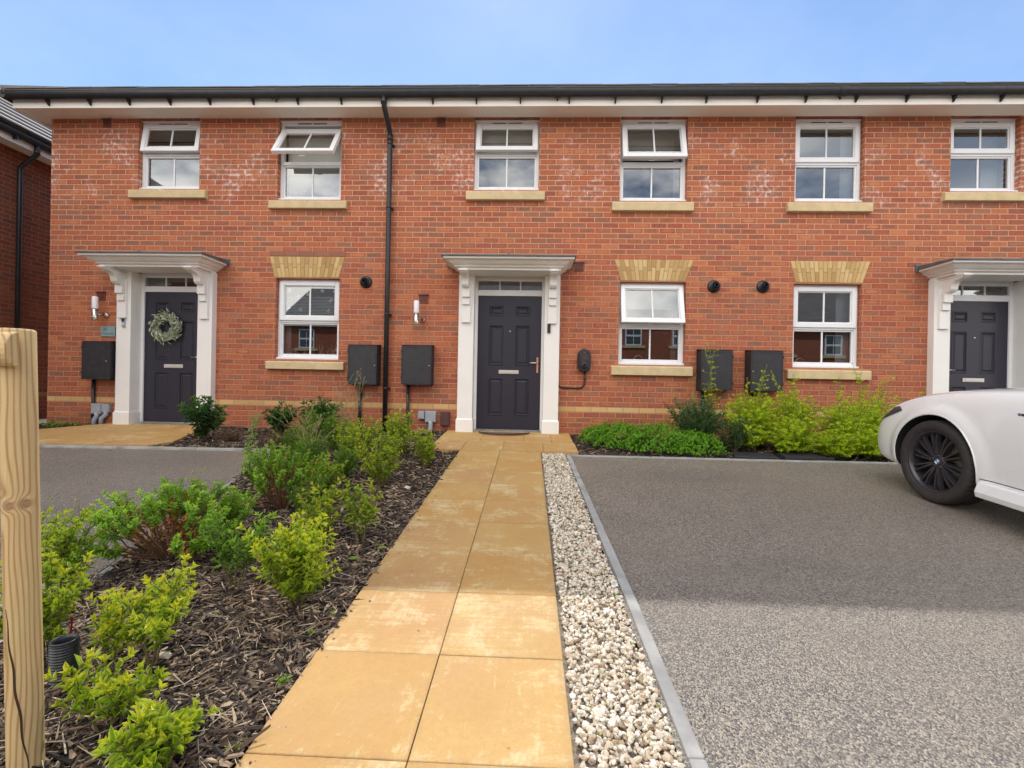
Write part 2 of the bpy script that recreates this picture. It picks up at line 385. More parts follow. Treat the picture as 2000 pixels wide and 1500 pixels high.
def merged(name,variants,which,mats3,locs,rnd,matname,parent=None,rim=None,origin=None,smooth=False):
    """many small shapes in one mesh. variants: list of (verts(V,3), faces(F,k))"""
    VV=[];FF=[];RR=[];RM=[];base=0;sizes=[]
    for vi,(v,f) in enumerate(variants):
        idx=np.where(which==vi)[0]
        if len(idx)==0: continue
        w=np.einsum('nij,vj->nvi',mats3[idx],v)+locs[idx][:,None,:]
        nV=len(v); VV.append(w.reshape(-1,3)); 
        FF.append((f[None,:,:]+ (np.arange(len(idx))*nV+base)[:,None,None]).reshape(-1,f.shape[1])); base+=nV*len(idx)
        RR.append(np.repeat(rnd[idx],nV)); 
        if rim is not None: RM.append(np.tile(rim[vi],len(idx)))
    V=np.concatenate(VV).astype(np.float32); F=np.concatenate(FF)
    k=F.shape[1]; me=bpy.data.meshes.new(name); me.vertices.add(len(V)); me.vertices.foreach_set('co',V.ravel())
    me.loops.add(F.size); me.loops.foreach_set('vertex_index',F.ravel().astype(np.int32))
    me.polygons.add(len(F)); me.polygons.foreach_set('loop_start',(np.arange(len(F))*k).astype(np.int32))
    try: me.polygons.foreach_set('loop_total',np.full(len(F),k,dtype=np.int32))
    except Exception: pass
    me.polygons.foreach_set('use_smooth',np.full(len(F),smooth))
    me.update(calc_edges=True); me.validate()
    a=me.attributes.new('rnd','FLOAT','POINT'); a.data.foreach_set('value',np.concatenate(RR).astype(np.float32))
    if rim is not None:
        a=me.attributes.new('rim','FLOAT','POINT'); a.data.foreach_set('value',np.concatenate(RM).astype(np.float32))
    return link_mesh(name,me,matname,parent,origin)
SUN_E,SKY_S,SKY_AIR,SKY_DUST,SKY_OZ,CLOUD,EXPO=2.5,.15,1.0,0.1,2.4,18.0,.36
# ================================================================== HOUSES
build_mats()
WT=4.53
MAT['upvc_warm']=simple('painted_fascia',(.88,.84,.77),.45,.04,1.7)
MAT['satin']=simple('satin_silver_plate',(.62,.58,.56),.4,.05,20,Metallic=.25)
MAT['blindg']=simple('grey_net_blind',(.25,.26,.27),.8,.05,4)  # one even grey, darker than the white blind
MAT['vent_dark']=simple('brown_plastic',(.075,.035,.035),.55,.15,20)
def rot_top(y0,zt,ang,drop):
    """transform of a top-hung casement: rotate about its top edge, outward (-Y)"""
    ca,sa=math.cos(ang),math.sin(ang)
    def t(p):
        x,y,z=p; dy,dz=y-y0,z-zt
        return (x,y0+dy*ca+dz*sa,zt-drop-dy*sa+dz*ca)
    return t
def make_window(h,x0,x1,z0,z1,zt,upper=True,ang=0.,drop=0.,blind=None,sill=None,label=None):
    yf=.075; w=.042; head=.085 if upper else .045
    mb=MB(); mb.box(x0,x0+w,yf,yf+.07,z0,z1).box(x1-w,x1,yf,yf+.07,z0,z1)
    mb.box(x0+w,x1-w,yf,yf+.07,z1-head,z1).box(x0+w,x1-w,yf+.002,yf+.07,zt-.026,zt+.026).box(x0+w,x1-w,yf+.002,yf+.07,z0+.03,z0+.062)
    mb.box(x0-.012,x1+.012,yf-.05,yf+.07,z0,z0+.03)                       # projecting cill nose
    mb.box(x0+w,x0+w+.022,yf+.016,yf+.06,z0+.062,zt-.026).box(x1-w-.022,x1-w,yf+.016,yf+.06,z0+.062,zt-.026)
    mb.box(x0+w+.022,x1-w-.022,yf+.016,yf+.06,z0+.062,z0+.082).box(x0+w+.022,x1-w-.022,yf+.016,yf+.06,zt-.048,zt-.026)
    xc=(x0+x1)/2; mb.box(xc-.011,xc+.011,yf+.028,yf+.05,z0+.082,zt-.048)
    if upper:
        mb.box(x0-.005,x1+.005,yf-.012,yf-.001,z1-.03,z1-.012)
    win=mb.build('window','upvc',h,bevel=.004,label=label)
    gy=yf+.04
    g=MB(); g.add([(x0+w+.02,gy,z0+.08),(x1-w-.02,gy,z0+.08),(x1-w-.02,gy,zt-.046),(x0+w+.02,gy,zt-.046)],[(0,1,2,3)]).build('pane','glass',win,fix=False)
    if upper:
        v=MB()
        for k in (-1,1): v.box(xc+k*.115-.10,xc+k*.115+.10,yf-.006,yf-.0005,z1-.062,z1-.050)
        v.build('trickle_vent','black',win)
    # top-hung casement
    T=rot_top(yf,z1-head,ang,drop); cx0,cx1,cz0,cz1=x0+.024,x1-.024,zt+.006,z1-head+.016; b=.064
    c=MB(); ya,yb=yf-.022,yf+.034
    c.box(cx0,cx0+b,ya,yb,cz0,cz1).box(cx1-b,cx1,ya,yb,cz0,cz1).box(cx0+b,cx1-b,ya,yb,cz0,cz0+b).box(cx0+b,cx1-b,ya,yb,cz1-b,cz1)
    i=b; c.box(cx0+i,cx0+i+.014,ya+.014,yb,cz0+i,cz1-i).box(cx1-i-.014,cx1-i,ya+.014,yb,cz0+i,cz1-i).box(cx0+i+.014,cx1-i-.014,ya+.014,yb,cz0+i,cz0+i+.014).box(cx0+i+.014,cx1-i-.014,ya+.014,yb,cz1-i-.014,cz1-i)
    c.box(xc-.011,xc+.011,ya+.02,ya+.042,cz0+i+.014,cz1-i-.014)
    if ang>R(5): c.box(xc-.012,xc+.012,yb,yb+.02,cz0+.01,cz0+.04).box(xc-.075,xc+.012,yb+.02,yb+.034,cz0-.004,cz0+.014)   # handle
    c.v=[T(p) for p in c.v]; c.build('casement','upvc',win,bevel=.005)
    g=MB(); gy2=ya+.031; g.add([T(p) for p in [(cx0+b+.01,gy2,cz0+b+.01),(cx1-b-.01,gy2,cz0+b+.01),(cx1-b-.01,gy2,cz1-b-.01),(cx0+b+.01,gy2,cz1-b-.01)]],[(0,1,2,3)]); g.build('pane','glass',win,fix=False)
    if ang>R(5):
        for xx in (cx0+.012,cx1-.012):
            a=T((xx,yf+.02,cz0+.30)); MB().tube([(xx,yf+.03,z1-head-.26),a],.004,6).build('stay','steel',win)
    if blind:
        for (bx0,bx1,bz0,bz1,mat,nm,yy) in blind:
            q=MB()
            if nm=='curtain':
                n=14; vs=[];
                for k in range(n+1):
                    xx=bx0+(bx1-bx0)*k/n; dy=.02*math.sin(k*2.1); vs+=[(xx,yy+dy,bz0),(xx,yy+dy,bz1)]
                q.smooth=True; q.add(vs,[(2*k,2*k+2,2*k+3,2*k+1) for k in range(n)])
            elif nm=='venetian_blind':
                z=bz0
                while z<bz1: q.add([(bx0,yy-.012,z),(bx1,yy-.012,z),(bx1,yy+.012,z+.016),(bx0,yy+.012,z+.016)],[(0,1,2,3)]); z+=.022
            else: q.box(bx0,bx1,yy,yy+.003,bz0,bz1).box(bx0,bx1,yy-.004,yy+.008,bz0-.012,bz0)
            q.build(nm,mat,win,fix=(nm=='roller_blind'))
    if sill:
        a,bx,za,zb=sill; s=MB()
        s.prism([(-.062,za),(.074,za),(.074,zb-.001),(-.05,zb-.012),(-.062,zb-.020)],'x',a,bx); s.build('sill','stone',win,bevel=.006)
    return win
def make_arch(h,x0,x1,X0,X1,za=2.19,zb=2.492,extra=False):
    rnd=random.Random(int(x0*100)); mb=MB(); mb.m=1; mb.prism([(x0,za),(x1,za),(X1,zb),(X0,zb)],'y',-.0025,.03); mb.m=0
    n=17
    for k in range(n):
        for lo,hi in ((0,.46 if k%2 else .64),(.46 if k%2 else .64,1)):
            def P(t,s): return (x0+(x1-x0)*t+((X0+(X1-X0)*t)-(x0+(x1-x0)*t))*s, za+(zb-za)*s)
            g=.0042/(x1-x0); gs=.010; a,b=k/n+g,(k+1)/n-g
            q=[P(a,lo+gs),P(b,lo+gs),P(b,hi-gs),P(a,hi-gs)]
            mb.rv=rnd.uniform(.02,1); mb.prism(q,'y',-.008,-.0026)
    if extra:
        mb.m=2
        L=(-2.70+3.83)/5
        for k in range(5):
            mb.rv=rnd.uniform(.05,1); mb.box(-3.83+k*L+.004,-3.83+(k+1)*L-.004,-.005,.02,zb+.010,zb+.078)
    mb.build('brick_arch',['buff','mortar','purple'],h,bevel=.0015)
def make_porch(h,cx):
    p=MB()
    hw=.89; yf=-.57
    rings=[(.70,-.37,2.236),(.70,-.37,2.258),(.735,-.41,2.272),(.74,-.415,2.285),(.775,-.45,2.300),(.80,-.48,2.325),(.81,-.49,2.340),(.865,-.545,2.348),(.87,-.55,2.372)]
    vs=[];fs=[]
    for (w,y,z) in rings: vs+=[(cx-w,.0,z),(cx-w,y,z),(cx+w,y,z),(cx+w,.0,z)]
    for j in range(len(rings)-1):
        for i in range(3): fs.append((4*j+i,4*j+i+1,4*j+5+i,4*j+4+i))
    fs.append((0,3,2,1)); p.add(vs,fs); 
    por=p.build('porch_canopy','grp',h,fix=False)
    t=MB(); a=[(cx-hw,yf,2.372),(cx+hw,yf,2.372),(cx+hw,0,2.372),(cx-hw,0,2.372),(cx-hw,yf,2.392),(cx+hw,yf,2.392),(cx+hw,0,2.43),(cx-hw,0,2.43)]
    t.add(a,[(0,3,2,1),(4,5,6,7),(0,1,5,4),(1,2,6,5),(2,3,7,6),(3,0,4,7)])
    t.box(cx-hw-.012,cx+hw+.012,-.022,-.0005,2.345,2.452)
    t.tube([(cx,yf+.02,2.395),(cx,-.03,2.437)],.018,8); t.build('canopy_top','lead',por,bevel=.003)
    for s in (-1,1):
        a,b=sorted((cx+s*.50,cx+s*.715)); m=(a+b)/2
        q=MB(); q.box(a,b,-.10,.098,.175,2.235); q.box(a-.014,b+.014,-.118,.097,-.06,.175)
        q.prism([(-.118,.175),(.05,.175),(.05,.195),(-.10,.195)],'x',a-.006,b+.006)
        # framed panel: fixing caps
        for zz in (.4,.95,1.5,2.05):
            xx=a+.0 if s>0 else b; q.lathe([(.0,.006),(.006,.006),(.008,0)],(xx,.0,zz),'x',8) if s<0 else q.lathe([(.0,-.006),(.006,-.006),(.008,0)],(xx,.0,zz),'x',8)
        q.build('pilaster','grp',por,bevel=.003)
        k=MB(); w=.052
        k.box(m-.062,m+.062,-.135,-.100,1.55,2.10)
        k.box(m-w,m+w,-.165,-.134,1.80,1.90).box(m-w-.004,m+w+.004,-.195,-.134,1.90,2.025)
        prof=[(-.134,2.025),(-.215,2.025),(-.25,2.035),(-.272,2.06),(-.278,2.095),(-.288,2.125),(-.315,2.152),(-.36,2.168),(-.41,2.176),(-.44,2.19),(-.455,2.205),(-.10,2.205),(-.10,2.10),(-.134,2.10)]
        k.prism(prof,'x',m-w+.004,m+w-.004)
        k.box(m-w-.006,m+w+.006,-.47,-.095,2.206,2.222).box(m-w+.002,m+w-.002,-.455,-.1,2.222,2.236)
        k.build('corbel_bracket','grp',por,bevel=.0025)
    return por
def make_door(h,cx,hinge=1,handle='steel',curved=False):
    x0,x1=cx-.4575,cx+.4575; zt=1.97; yl=.105
    f=MB(); X0,X1=cx-.5265,cx+.5265
    f.box(X0,x0-.006,.10,.17,0,2.285).box(x1+.006,X1,.10,.17,0,2.285).box(x0-.006,x1+.006,.101,.17,2.19,2.285).box(x0-.006,x1+.006,.101,.17,1.976,2.06)
    f.box(X0+.022,x0-.007,.088,.0999,.03,2.262).box(x1+.007,X1-.022,.088,.0999,.03,2.262).box(x0-.007,x1+.007,.089,.1005,2.205,2.262)
    for t in (-.152,.152): f.box(cx+t-.009,cx+t+.009,.112,.13,2.06,2.19)
    fr=f.build('door_frame','upvc',h,bevel=.003)
    MB().add([(x0,.125,2.06),(x1,.125,2.06),(x1,.125,2.19),(x0,.125,2.19)],[(0,1,2,3)]).build('transom_pane','glass',fr,fix=False)
    MB().box(x0-.006,x1+.006,.075,.17,0,.016).box(x0-.006,x1+.006,.085,.17,.016,.030).build('threshold','galv',fr,bevel=.002)
    d=MB(); pan=[]
    for (a,b) in ((-.30,-.085),(.085,.30)):
        for (c,e) in ((.23,.78),(.96,1.55),(1.68,1.83)): pan.append((cx+a,cx+b,c,e))
    holed(d,x0,x1,.034,zt,pan,lambda u,v:(u,yl,v))
    d.box(x0,x1,yl+.02,yl+.05,.034,zt)
    d.add([(x0,yl,.034),(x0,yl+.02,.034),(x0,yl+.02,zt),(x0,yl,zt)],[(0,1,2,3)]); d.add([(x1,yl,.034),(x1,yl+.02,.034),(x1,yl+.02,zt),(x1,yl,zt)],[(0,1,2,3)])
    for (a,b,c,e) in pan:
        rs=[(0,0),(.006,-.006),(.014,-.006),(.022,.010),(.034,.012),(.052,.0005)]
        vs=[]
        for (i,dy) in rs: vs+=[(a+i,yl+dy,c+i),(b-i,yl+dy,c+i),(b-i,yl+dy,e-i),(a+i,yl+dy,e-i)]
        fs=[(4*j+i,4*j+(i+1)%4,4*j+4+(i+1)%4,4*j+4+i) for j in range(len(rs)-1) for i in range(4)]; n=4*(len(rs)-1); fs.append((n,n+1,n+2,n+3))
        d.add(vs,fs)
    dr=d.build('door','door',h)
    MB().box(cx-.145,cx+.145,yl-.012,yl-.001,.842,.895).box(cx-.12,cx+.12,yl-.017,yl-.0125,.855,.883).build('letterbox','satin',dr,bevel=.003)
    MB().lathe([(0,-.012),(.011,-.012),(.014,0)],(cx+.01,yl,1.46),'y',14).build('spyhole','steel',dr)
    hx=cx+hinge*.415; q=MB(); q.box(hx-.014,hx+.014,yl-.012,yl-.001,.86,1.09) if hinge>0 else q.box(hx-.014,hx+.014,yl-.012,yl-.001,.86,1.09)
    q.build('handle_plate',handle,dr,bevel=.004)
    q=MB(); q.tube([(hx,yl-.01,1.005),(hx,yl-.05,1.005),(hx-hinge*.02,yl-.055,1.005),(hx-hinge*.12,yl-.055,1.003)],.009,8); q.build('handle','steel',dr)
def make_vent(h,x,z,s=.13):
    q=MB(); q.box(x-s/2,x+s/2,-.012,.01,z-s/2,z+s/2); q.box(x-s/2-.008,x+s/2+.008,-.03,-.0005,z+s/2-.015,z+s/2+.004)
    for k in range(5):
        zz=z-s/2+.02+k*.019; q.box(x-s/2+.014,x+s/2-.014,-.019,-.0125,zz,zz+.010)
    q.build('air_vent','vent',h,bevel=.002)
def make_flue(h,x,z):
    q=MB(); q.lathe([(0,-.004),(.088,-.004),(.088,-.012),(.068,-.028),(.052,-.032),(.052,-.085),(.047,-.085),(.044,-.02)],(x,0,z),'y',32); fl=q.build('boiler_flue','black',h)
    MB().lathe([(0,-.015),(.030,-.015),(.030,-.11),(.025,-.11),(.025,-.02)],(x,0,z),'y',20).build('inner_pipe','black',fl)
def gutter_run(h,x0,x1,endcap=0):
    pts=[]
    for k in range(13):
        a=PI+PI*k/12; pts.append((-.376+.056*math.cos(a),4.668+.098*math.sin(a)*1.0))
    inner=[(-.376+(y+.376)*.90,4.668+(z-4.668)*.93) for (y,z) in pts][::-1]
    g=MB(); n=len(pts); 
    for A in (pts,inner):
        g.smooth=True; g.add([(x0,y,z) for y,z in A]+[(x1,y,z) for y,z in A],[(i,i+1,n+i+1,n+i) for i in range(n-1)])
    g.smooth=False
    g.box(x0,x1,-.437,-.428,4.662,4.674)
    if endcap: g.prism(pts,'x',x0 if endcap<0 else x1-.006,x0+.006 if endcap<0 else x1)
    gut=g.build('gutter','black',h,fix=False)
    for X in BRK:
        if x0<=X<x1:
            b=MB(); out=[(y*1.0+(y+.376)*.06,z+(z-4.668)*.06) for y,z in pts]
            b.smooth=True; m_=len(out); b.add([(X-.012,y,z) for y,z in out]+[(X+.012,y,z) for y,z in out],[(i,i+1,m_+i+1,m_+i) for i in range(m_-1)]); b.smooth=False
            b.prism([(-.320,4.66),(-.320,4.512),(-.333,4.508),(-.405,4.575),(-.37,4.60)],'x',X-.009,X+.009)
            b.build('gutter_bracket','black',gut,fix=False)
    for X in (-3.58,.31,4.05):
        if x0<=X<x1:
            b=MB(); out=[(y+(y+.376)*.10,z+(z-4.668)*.10) for y,z in pts]; m_=len(out)
            b.smooth=True; b.add([(X-.045,y,z) for y,z in out]+[(X+.045,y,z) for y,z in out],[(i,i+1,m_+i+1,m_+i) for i in range(m_-1)]); b.smooth=False
            b.prism([(-.320,4.66),(-.320,4.55),(-.36,4.575),(-.35,4.60)],'x',X-.009,X+.009); b.build('gutter_joint','black',gut,fix=False)
    return gut
BRK=[-6.86,-6.25,-5.68,-5.09,-4.52,-3.9,-3.27,-2.66,-1.39,-.79,-.19,.47,1.09,1.71,2.3,2.97,3.6,4.25,4.9,5.5,6.1,6.7,7.3]
EAV_Y=-.335
def make_house(root,x0,x1,wins,door,left_end=False,right_end=False):
    h=root
    holes=[(w['x0'],w['x1'],w['z0'],w['z1']) for w in wins]+[(door-.5265,door+.5265,-.3,2.285)]
    wb=MB(); holed(wb,x0,x1,-.3,WT,holes,lambda u,v:(u,0,v))
    for (a,b,c,d) in holes:
        wb.add([(a,0,c),(a,.26,c),(a,.26,d),(a,0,d)],[(0,1,2,3)]); wb.add([(b,0,c),(b,.26,c),(b,.26,d),(b,0,d)],[(0,1,2,3)])
        wb.add([(a,0,d),(b,0,d),(b,.26,d),(a,.26,d)],[(0,1,2,3)]); wb.add([(a,0,c),(b,0,c),(b,.26,c),(a,.26,c)],[(0,1,2,3)])
    if left_end:
        wb.add([(x0,0,-.3),(x0,8.4,-.3),(x0,8.4,WT),(x0,0,WT)],[(0,1,2,3)])
    if right_end: wb.add([(x1,0,-.3),(x1,8.4,-.3),(x1,8.4,WT),(x1,0,WT)],[(0,1,2,3)])
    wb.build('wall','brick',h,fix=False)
    MB().box(x0,x1,8.4,8.45,-.3,WT-.02).build('back_wall','brick',h)
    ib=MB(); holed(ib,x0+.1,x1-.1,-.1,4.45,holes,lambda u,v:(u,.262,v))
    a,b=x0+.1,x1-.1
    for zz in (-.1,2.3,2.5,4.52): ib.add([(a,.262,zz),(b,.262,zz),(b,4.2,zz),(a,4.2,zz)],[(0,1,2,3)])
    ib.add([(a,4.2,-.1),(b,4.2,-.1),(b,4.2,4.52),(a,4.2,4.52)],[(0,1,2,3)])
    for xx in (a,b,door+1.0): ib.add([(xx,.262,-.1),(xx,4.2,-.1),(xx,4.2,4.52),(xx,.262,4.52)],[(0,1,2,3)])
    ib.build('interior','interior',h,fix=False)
    # eaves
    e0=x0-.22 if left_end else x0; e1=x1+.22 if right_end else x1
    f=MB(); f.box(e0-(.02 if left_end else 0),e1,EAV_Y+.015,EAV_Y+.035,4.483,4.665)
    if left_end: f.box(e0-.02,e0,EAV_Y+.035,8.6,4.483,4.665)
    if left_end:
        f.box(-6.86+.33,-6.86+.333,EAV_Y+.0135,EAV_Y+.0149,4.485,4.66)
    f.build('fascia','cream' if 0 else 'upvc_warm',h,bevel=.002)
    s=MB(); s.box(e0,e1,EAV_Y+.0352,0 if not left_end else 0,WT-.012,WT)
    if left_end: s.box(e0,x0,0.0002,8.6,WT-.012,WT)
    s.m=1; X=e0+.03
    while X<e1-.17: s.box(X,X+.165,EAV_Y+.045,EAV_Y+.062,WT-.0145,WT-.0122); X+=.18
    s.build('soffit',['cream','seam'],h)
    # roof
    rz=lambda y: 4.690+(y+.43)*math.tan(R(30))
    r=MB(); Yr=4.2; E0=e0-.07
    if left_end:
        xr=E0+(Yr+.43)
        A,B,Cc,D_=(E0,-.43,rz(-.43)),(e1,-.43,rz(-.43)),(e1,Yr,rz(Yr)),(xr,Yr,rz(Yr)); Bk,Ak=(e1,8.83,rz(-.43)),(E0,8.83,rz(-.43))
        v=[A,B,Cc,D_,Bk,Ak]; v+= [(p[0],p[1],p[2]-.045) for p in v]
        r.add(v,[(0,1,2,3),(3,2,4,5),(5,0,3),(6,9,8,7),(9,11,10,8),(11,9,6),(0,6,7,1),(1,7,8,2),(2,8,10,4),(4,10,11,5),(5,11,6,0)])
    else:
        v=[(x0,-.43,rz(-.43)),(e1,-.43,rz(-.43)),(e1,Yr,rz(Yr)),(x0,Yr,rz(Yr)),(e1,8.83,rz(-.43)),(x0,8.83,rz(-.43))]; v+=[(p[0],p[1],p[2]-.045) for p in v]
        r.add(v,[(0,1,2,3),(3,2,4,5),(6,9,8,7),(9,11,10,8),(0,6,7,1),(1,7,8,2),(2,8,10,4),(4,10,11,5),(5,11,9,3),(3,9,6,0)])
    # first course tiles along the eaves with a slight roll
    X=E0 if left_end else x0; rg=random.Random(int(x0*10))
    while X<e1-.02:
        w=min(.33,e1-X); dz=rg.uniform(0,.006)
        a0=(X+.003,-.445,rz(-.445)+.004+dz); a1=(X+w-.003,-.445,rz(-.445)+.004+dz); b1=(X+w-.003,-.10,rz(-.10)+.018+dz); b0=(X+.003,-.10,rz(-.10)+.018+dz)
        r.add([a0,a1,b1,b0]+[(p[0],p[1],p[2]+.012) for p in (a0,a1,b1,b0)],[(0,3,2,1),(4,5,6,7),(0,1,5,4),(1,2,6,5),(2,3,7,6),(3,0,4,7)]); X+=.33
    rf=r.build('roof','tile',h,fix=False)
    if left_end:
        MB().tube([(E0+.01,-.42,rz(-.43)-.01),(xr,Yr,rz(Yr)+.02)],.06,10).build('hip_ridge','tile',rf)
    g=gutter_run(h,(e0-.07) if left_end else x0+.0005,e1,-1 if left_end else 0)
    if left_end:
        q=MB(); pts=[(-7.445+.056*math.cos(PI+PI*k/12),4.668+.098*math.sin(PI+PI*k/12)) for k in range(13)]
        q.smooth=True; n=13; q.add([(x,-.42,z) for x,z in pts]+[(x,8.6,z) for x,z in pts],[(i,i+1,n+i+1,n+i) for i in range(n-1)]); q.smooth=False
        q.prism(pts,'y',-.424,-.418)
        q.build('side_gutter','black',h,fix=False)
    for w in wins:
        make_window(h,w['x0'],w['x1'],w['z0'],w['z1'],w['zt'],w.get('upper',True),w.get('ang',0.),w.get('drop',0.),w.get('blind'),w.get('sill'),w.get('label'))
    make_porch(h,door)
    return h


MAT['tile_sunlit']=simple('sunlit_roof_tile',(.30,.27,.25),.6,.12,12,bump=.2)  # neighbour's roof: sun glare on the tiles put into a paler colour
# --- left house
hl=empty('brick_terraced_house',(-4.62,0,0),'red brick end terraced house with a wreath on its dark front door','house','brick terraced houses in the row')
H1=make_house(hl,-7.17,-2.0701,[
 dict(x0=-5.835,x1=-4.903,z0=3.475,z1=4.525,zt=4.02,ang=R(9),label='small upper window with its top casement just ajar',sill=(-5.935,-4.775,3.325,3.455),
      blind=[(-5.80,-4.93,3.52,4.01,'blindg','roller_blind',.19)]),
 dict(x0=-3.728,x1=-2.788,z0=3.325,z1=4.525,zt=3.885,ang=R(33),drop=.07,label='upper window with its top casement wide open',sill=(-3.828,-2.683,3.18,3.305),
      blind=[(-3.68,-2.83,3.78,4.44,'blind','roller_blind',.20),(-3.68,-2.83,3.37,3.78,'blindw','roller_blind',.23)]),
 dict(x0=-3.722,x1=-2.780,z0=.997,z1=2.177,zt=1.565,upper=False,label='ground floor window with white stickers and pots on its ledge',sill=(-3.83,-2.68,.85,.975),
      blind=[(-3.66,-2.85,1.60,1.95,'blindw','venetian_blind',.19),(-3.70,-3.60,1.02,2.1,'curtain','curtain',.24)])],
 -5.32,left_end=True)
make_arch(H1,-3.742,-2.795,-3.825,-2.705,extra=True)
make_door(H1,-5.32,1,'steel')
make_vent(H1,-6.315,4.44,.12); make_vent(H1,-6.36,1.885,.13)
make_flue(H1,-2.39,2.13)
# window decals and pots on the ledge
gw=[o for o in H1.children if o.name.startswith('window') and o.get('label','').startswith('ground')][0]
for (px,pz,k) in [(-3.57,2.02,0),(-3.44,1.93,1),(-3.30,1.98,2),(-3.08,2.02,0),(-2.90,2.03,2),(-3.57,1.78,2),(-3.40,1.74,0),(-2.95,1.88,1),(-2.98,1.73,1)]:
    dc=MB()
    if k==2: dc.prism([(px-.022,pz-.035),(px+.022,pz-.035),(px,pz+.035)],'y',.100,.1015)
    else:
        for a in range(3 if k==0 else 2):
            t=a*PI/3+k*.4; c,s=math.cos(t)*.034,math.sin(t)*.034; n=(-math.sin(t)*.006,math.cos(t)*.006)
            dc.prism([(px-c-n[0],pz-s-n[1]),(px+c-n[0],pz+s-n[1]),(px+c+n[0],pz+s+n[1]),(px-c+n[0],pz-s+n[1])],'y',.1-a*.0007,.1015-a*.0007)
    dc.build('white_sticker','white',gw)
pt=empty('windowsill_plants',(-3.2,.2,1.03),'row of small beige pots and a cactus inside the left ground floor window','potted plants')
rg=random.Random(3)
for k,(px,w) in enumerate([(-3.60,.05),(-3.5,.04),(-3.36,.05),(-3.26,.04),(-3.12,.045),(-3.02,.035),(-2.93,.05),(-2.86,.045)]):
    MB().lathe([(0,0),(w*.8,0),(w,.07),(w*.85,.07),(w*.8,.06)],(px,.20,1.03),'z',12).build('pot','blind',pt)
    q=MB()
    for j in range(6):
        a=rg.uniform(0,6.28); q.tube([(px,.20,1.09),(px+math.cos(a)*.02,.20+math.sin(a)*.02,1.13),(px+math.cos(a)*w,.20+math.sin(a)*w,1.14+rg.uniform(0,.09)*(1 if k in (4,6,7) else .4))],[.012,.014,.006],6)
    q.build('cactus','cactus',pt)
# --- centre house
hc=empty('brick_terraced_house',(.42,0,0),'red brick mid terraced house at the end of the paved path','house','brick terraced houses in the row')
H2=make_house(hc,-2.07,2.92,[
 dict(x0=-.853,x1=.083,z0=3.475,z1=4.525,zt=4.02,ang=R(11),label='small upper window above the door with top casement ajar',sill=(-.955,.172,3.315,3.447),
      blind=[(-.81,.04,4.02,4.44,'blind','roller_blind',.20)]),
 dict(x0=1.235,x1=2.176,z0=3.325,z1=4.525,zt=3.885,ang=R(15),label='upper window with top casement part open',sill=(1.123,2.26,3.168,3.303),
      blind=[(2.06,2.14,3.36,4.4,'curtain','curtain',.26),(1.28,2.13,4.05,4.44,'blind','roller_blind',.30)]),
 dict(x0=1.258,x1=2.190,z0=1.0,z1=2.177,zt=1.565,upper=False,ang=R(14),label='ground floor kitchen window with top casement part open',sill=(1.153,2.288,.85,.99),
      blind=[(1.30,2.15,1.83,2.13,'blindw','roller_blind',.20),(2.08,2.15,1.02,2.1,'curtain','curtain',.30)])],
 -.3025)
make_arch(H2,1.272,2.178,1.178,2.289)
make_door(H2,-.3025,1,'gold')
make_vent(H2,-1.335,4.435,.12); make_vent(H2,-1.545,1.90,.13); make_vent(H2,.68,2.385,.13)
make_flue(H2,2.573,2.12)
# --- right house
hr=empty('brick_terraced_house',(5.46,0,0),'red brick terraced house behind the white car and yellow green shrubs','house','brick terraced houses in the row')
H3=make_house(hr,2.9201,8.6,[
 dict(x0=3.665,x1=4.605,z0=3.325,z1=4.525,zt=3.895,label='upper window showing blue sky and a side curtain',sill=(3.548,4.70,3.168,3.303),
      blind=[(4.42,4.56,3.37,4.4,'blindw','curtain',.22)]),
 dict(x0=5.768,x1=6.70,z0=3.475,z1=4.525,zt=4.02,label='small upper window above the right door',sill=(5.655,6.81,3.325,3.452),
      blind=[(6.45,6.66,3.5,4.4,'blindw','curtain',.3)]),
 dict(x0=3.680,x1=4.606,z0=1.0,z1=2.172,zt=1.565,upper=False,label='ground floor window with both halves closed',sill=(3.586,4.72,.84,.98),
      blind=[(4.40,4.57,1.03,2.1,'blindw','curtain',.22)])],
 6.22,right_end=True)
make_arch(H3,3.70,4.612,3.62,4.716)
make_door(H3,6.22,-1,'steel')
make_flue(H3,3.25,2.125)
# kitchen taps seen through the ground floor windows
for hh,xx in ((H2,1.62),(H3,3.98)):
    tp=tag(MB().tube([(xx-.07,.35,.98),(xx-.07,.35,1.08),(xx-.055,.35,1.13),(xx,.35,1.155),(xx+.055,.35,1.13),(xx+.07,.35,1.09)],.010,8).tube([(xx+.15,.35,.98),(xx+.15,.35,1.04)],.018,8).build('kitchen_tap','steel',None,origin=(xx,.35,.98)),
      'curved steel kitchen tap inside the '+('centre house' if hh is H2 else 'right house')+' ground floor window','tap','kitchen taps behind the windows')
# downpipe of the left house
dp=MB(); r_=.034; X=-2.055
dp.tube([(X,-.376,4.58),(X,-.376,4.50),(X,-.365,4.465),(X,-.10,4.27),(X,-.072,4.235),(X,-.070,4.18),(X-.002,-.070,2.2),(X-.004,-.070,-.08)],r_,14)
pipe=dp.build('downpipe','black',H1)
dp=MB(); 
for z in (4.52,): dp.tube([(X,-.376,z+.03),(X,-.376,z-.03)],r_+.007,14)
dp.build('pipe_collar','black',pipe); dp=MB()
dp.tube([(X,-.07,4.235),(X,-.07,4.14)],r_+.006,14)
dp.build('pipe_collar','black',pipe)
for z in (4.10,3.19,1.66,.6):
    b=MB(); b.tube([(X,-.07,z+.012),(X,-.07,z-.012)],r_+.005,14); b.box(X-.012,X+.05,-.03,-.001,z-.012,z+.012).tube([(X+.03,-.08,z),(X+.05,-.02,z-.02)],.006,6); b.build('pipe_clip','black',pipe)

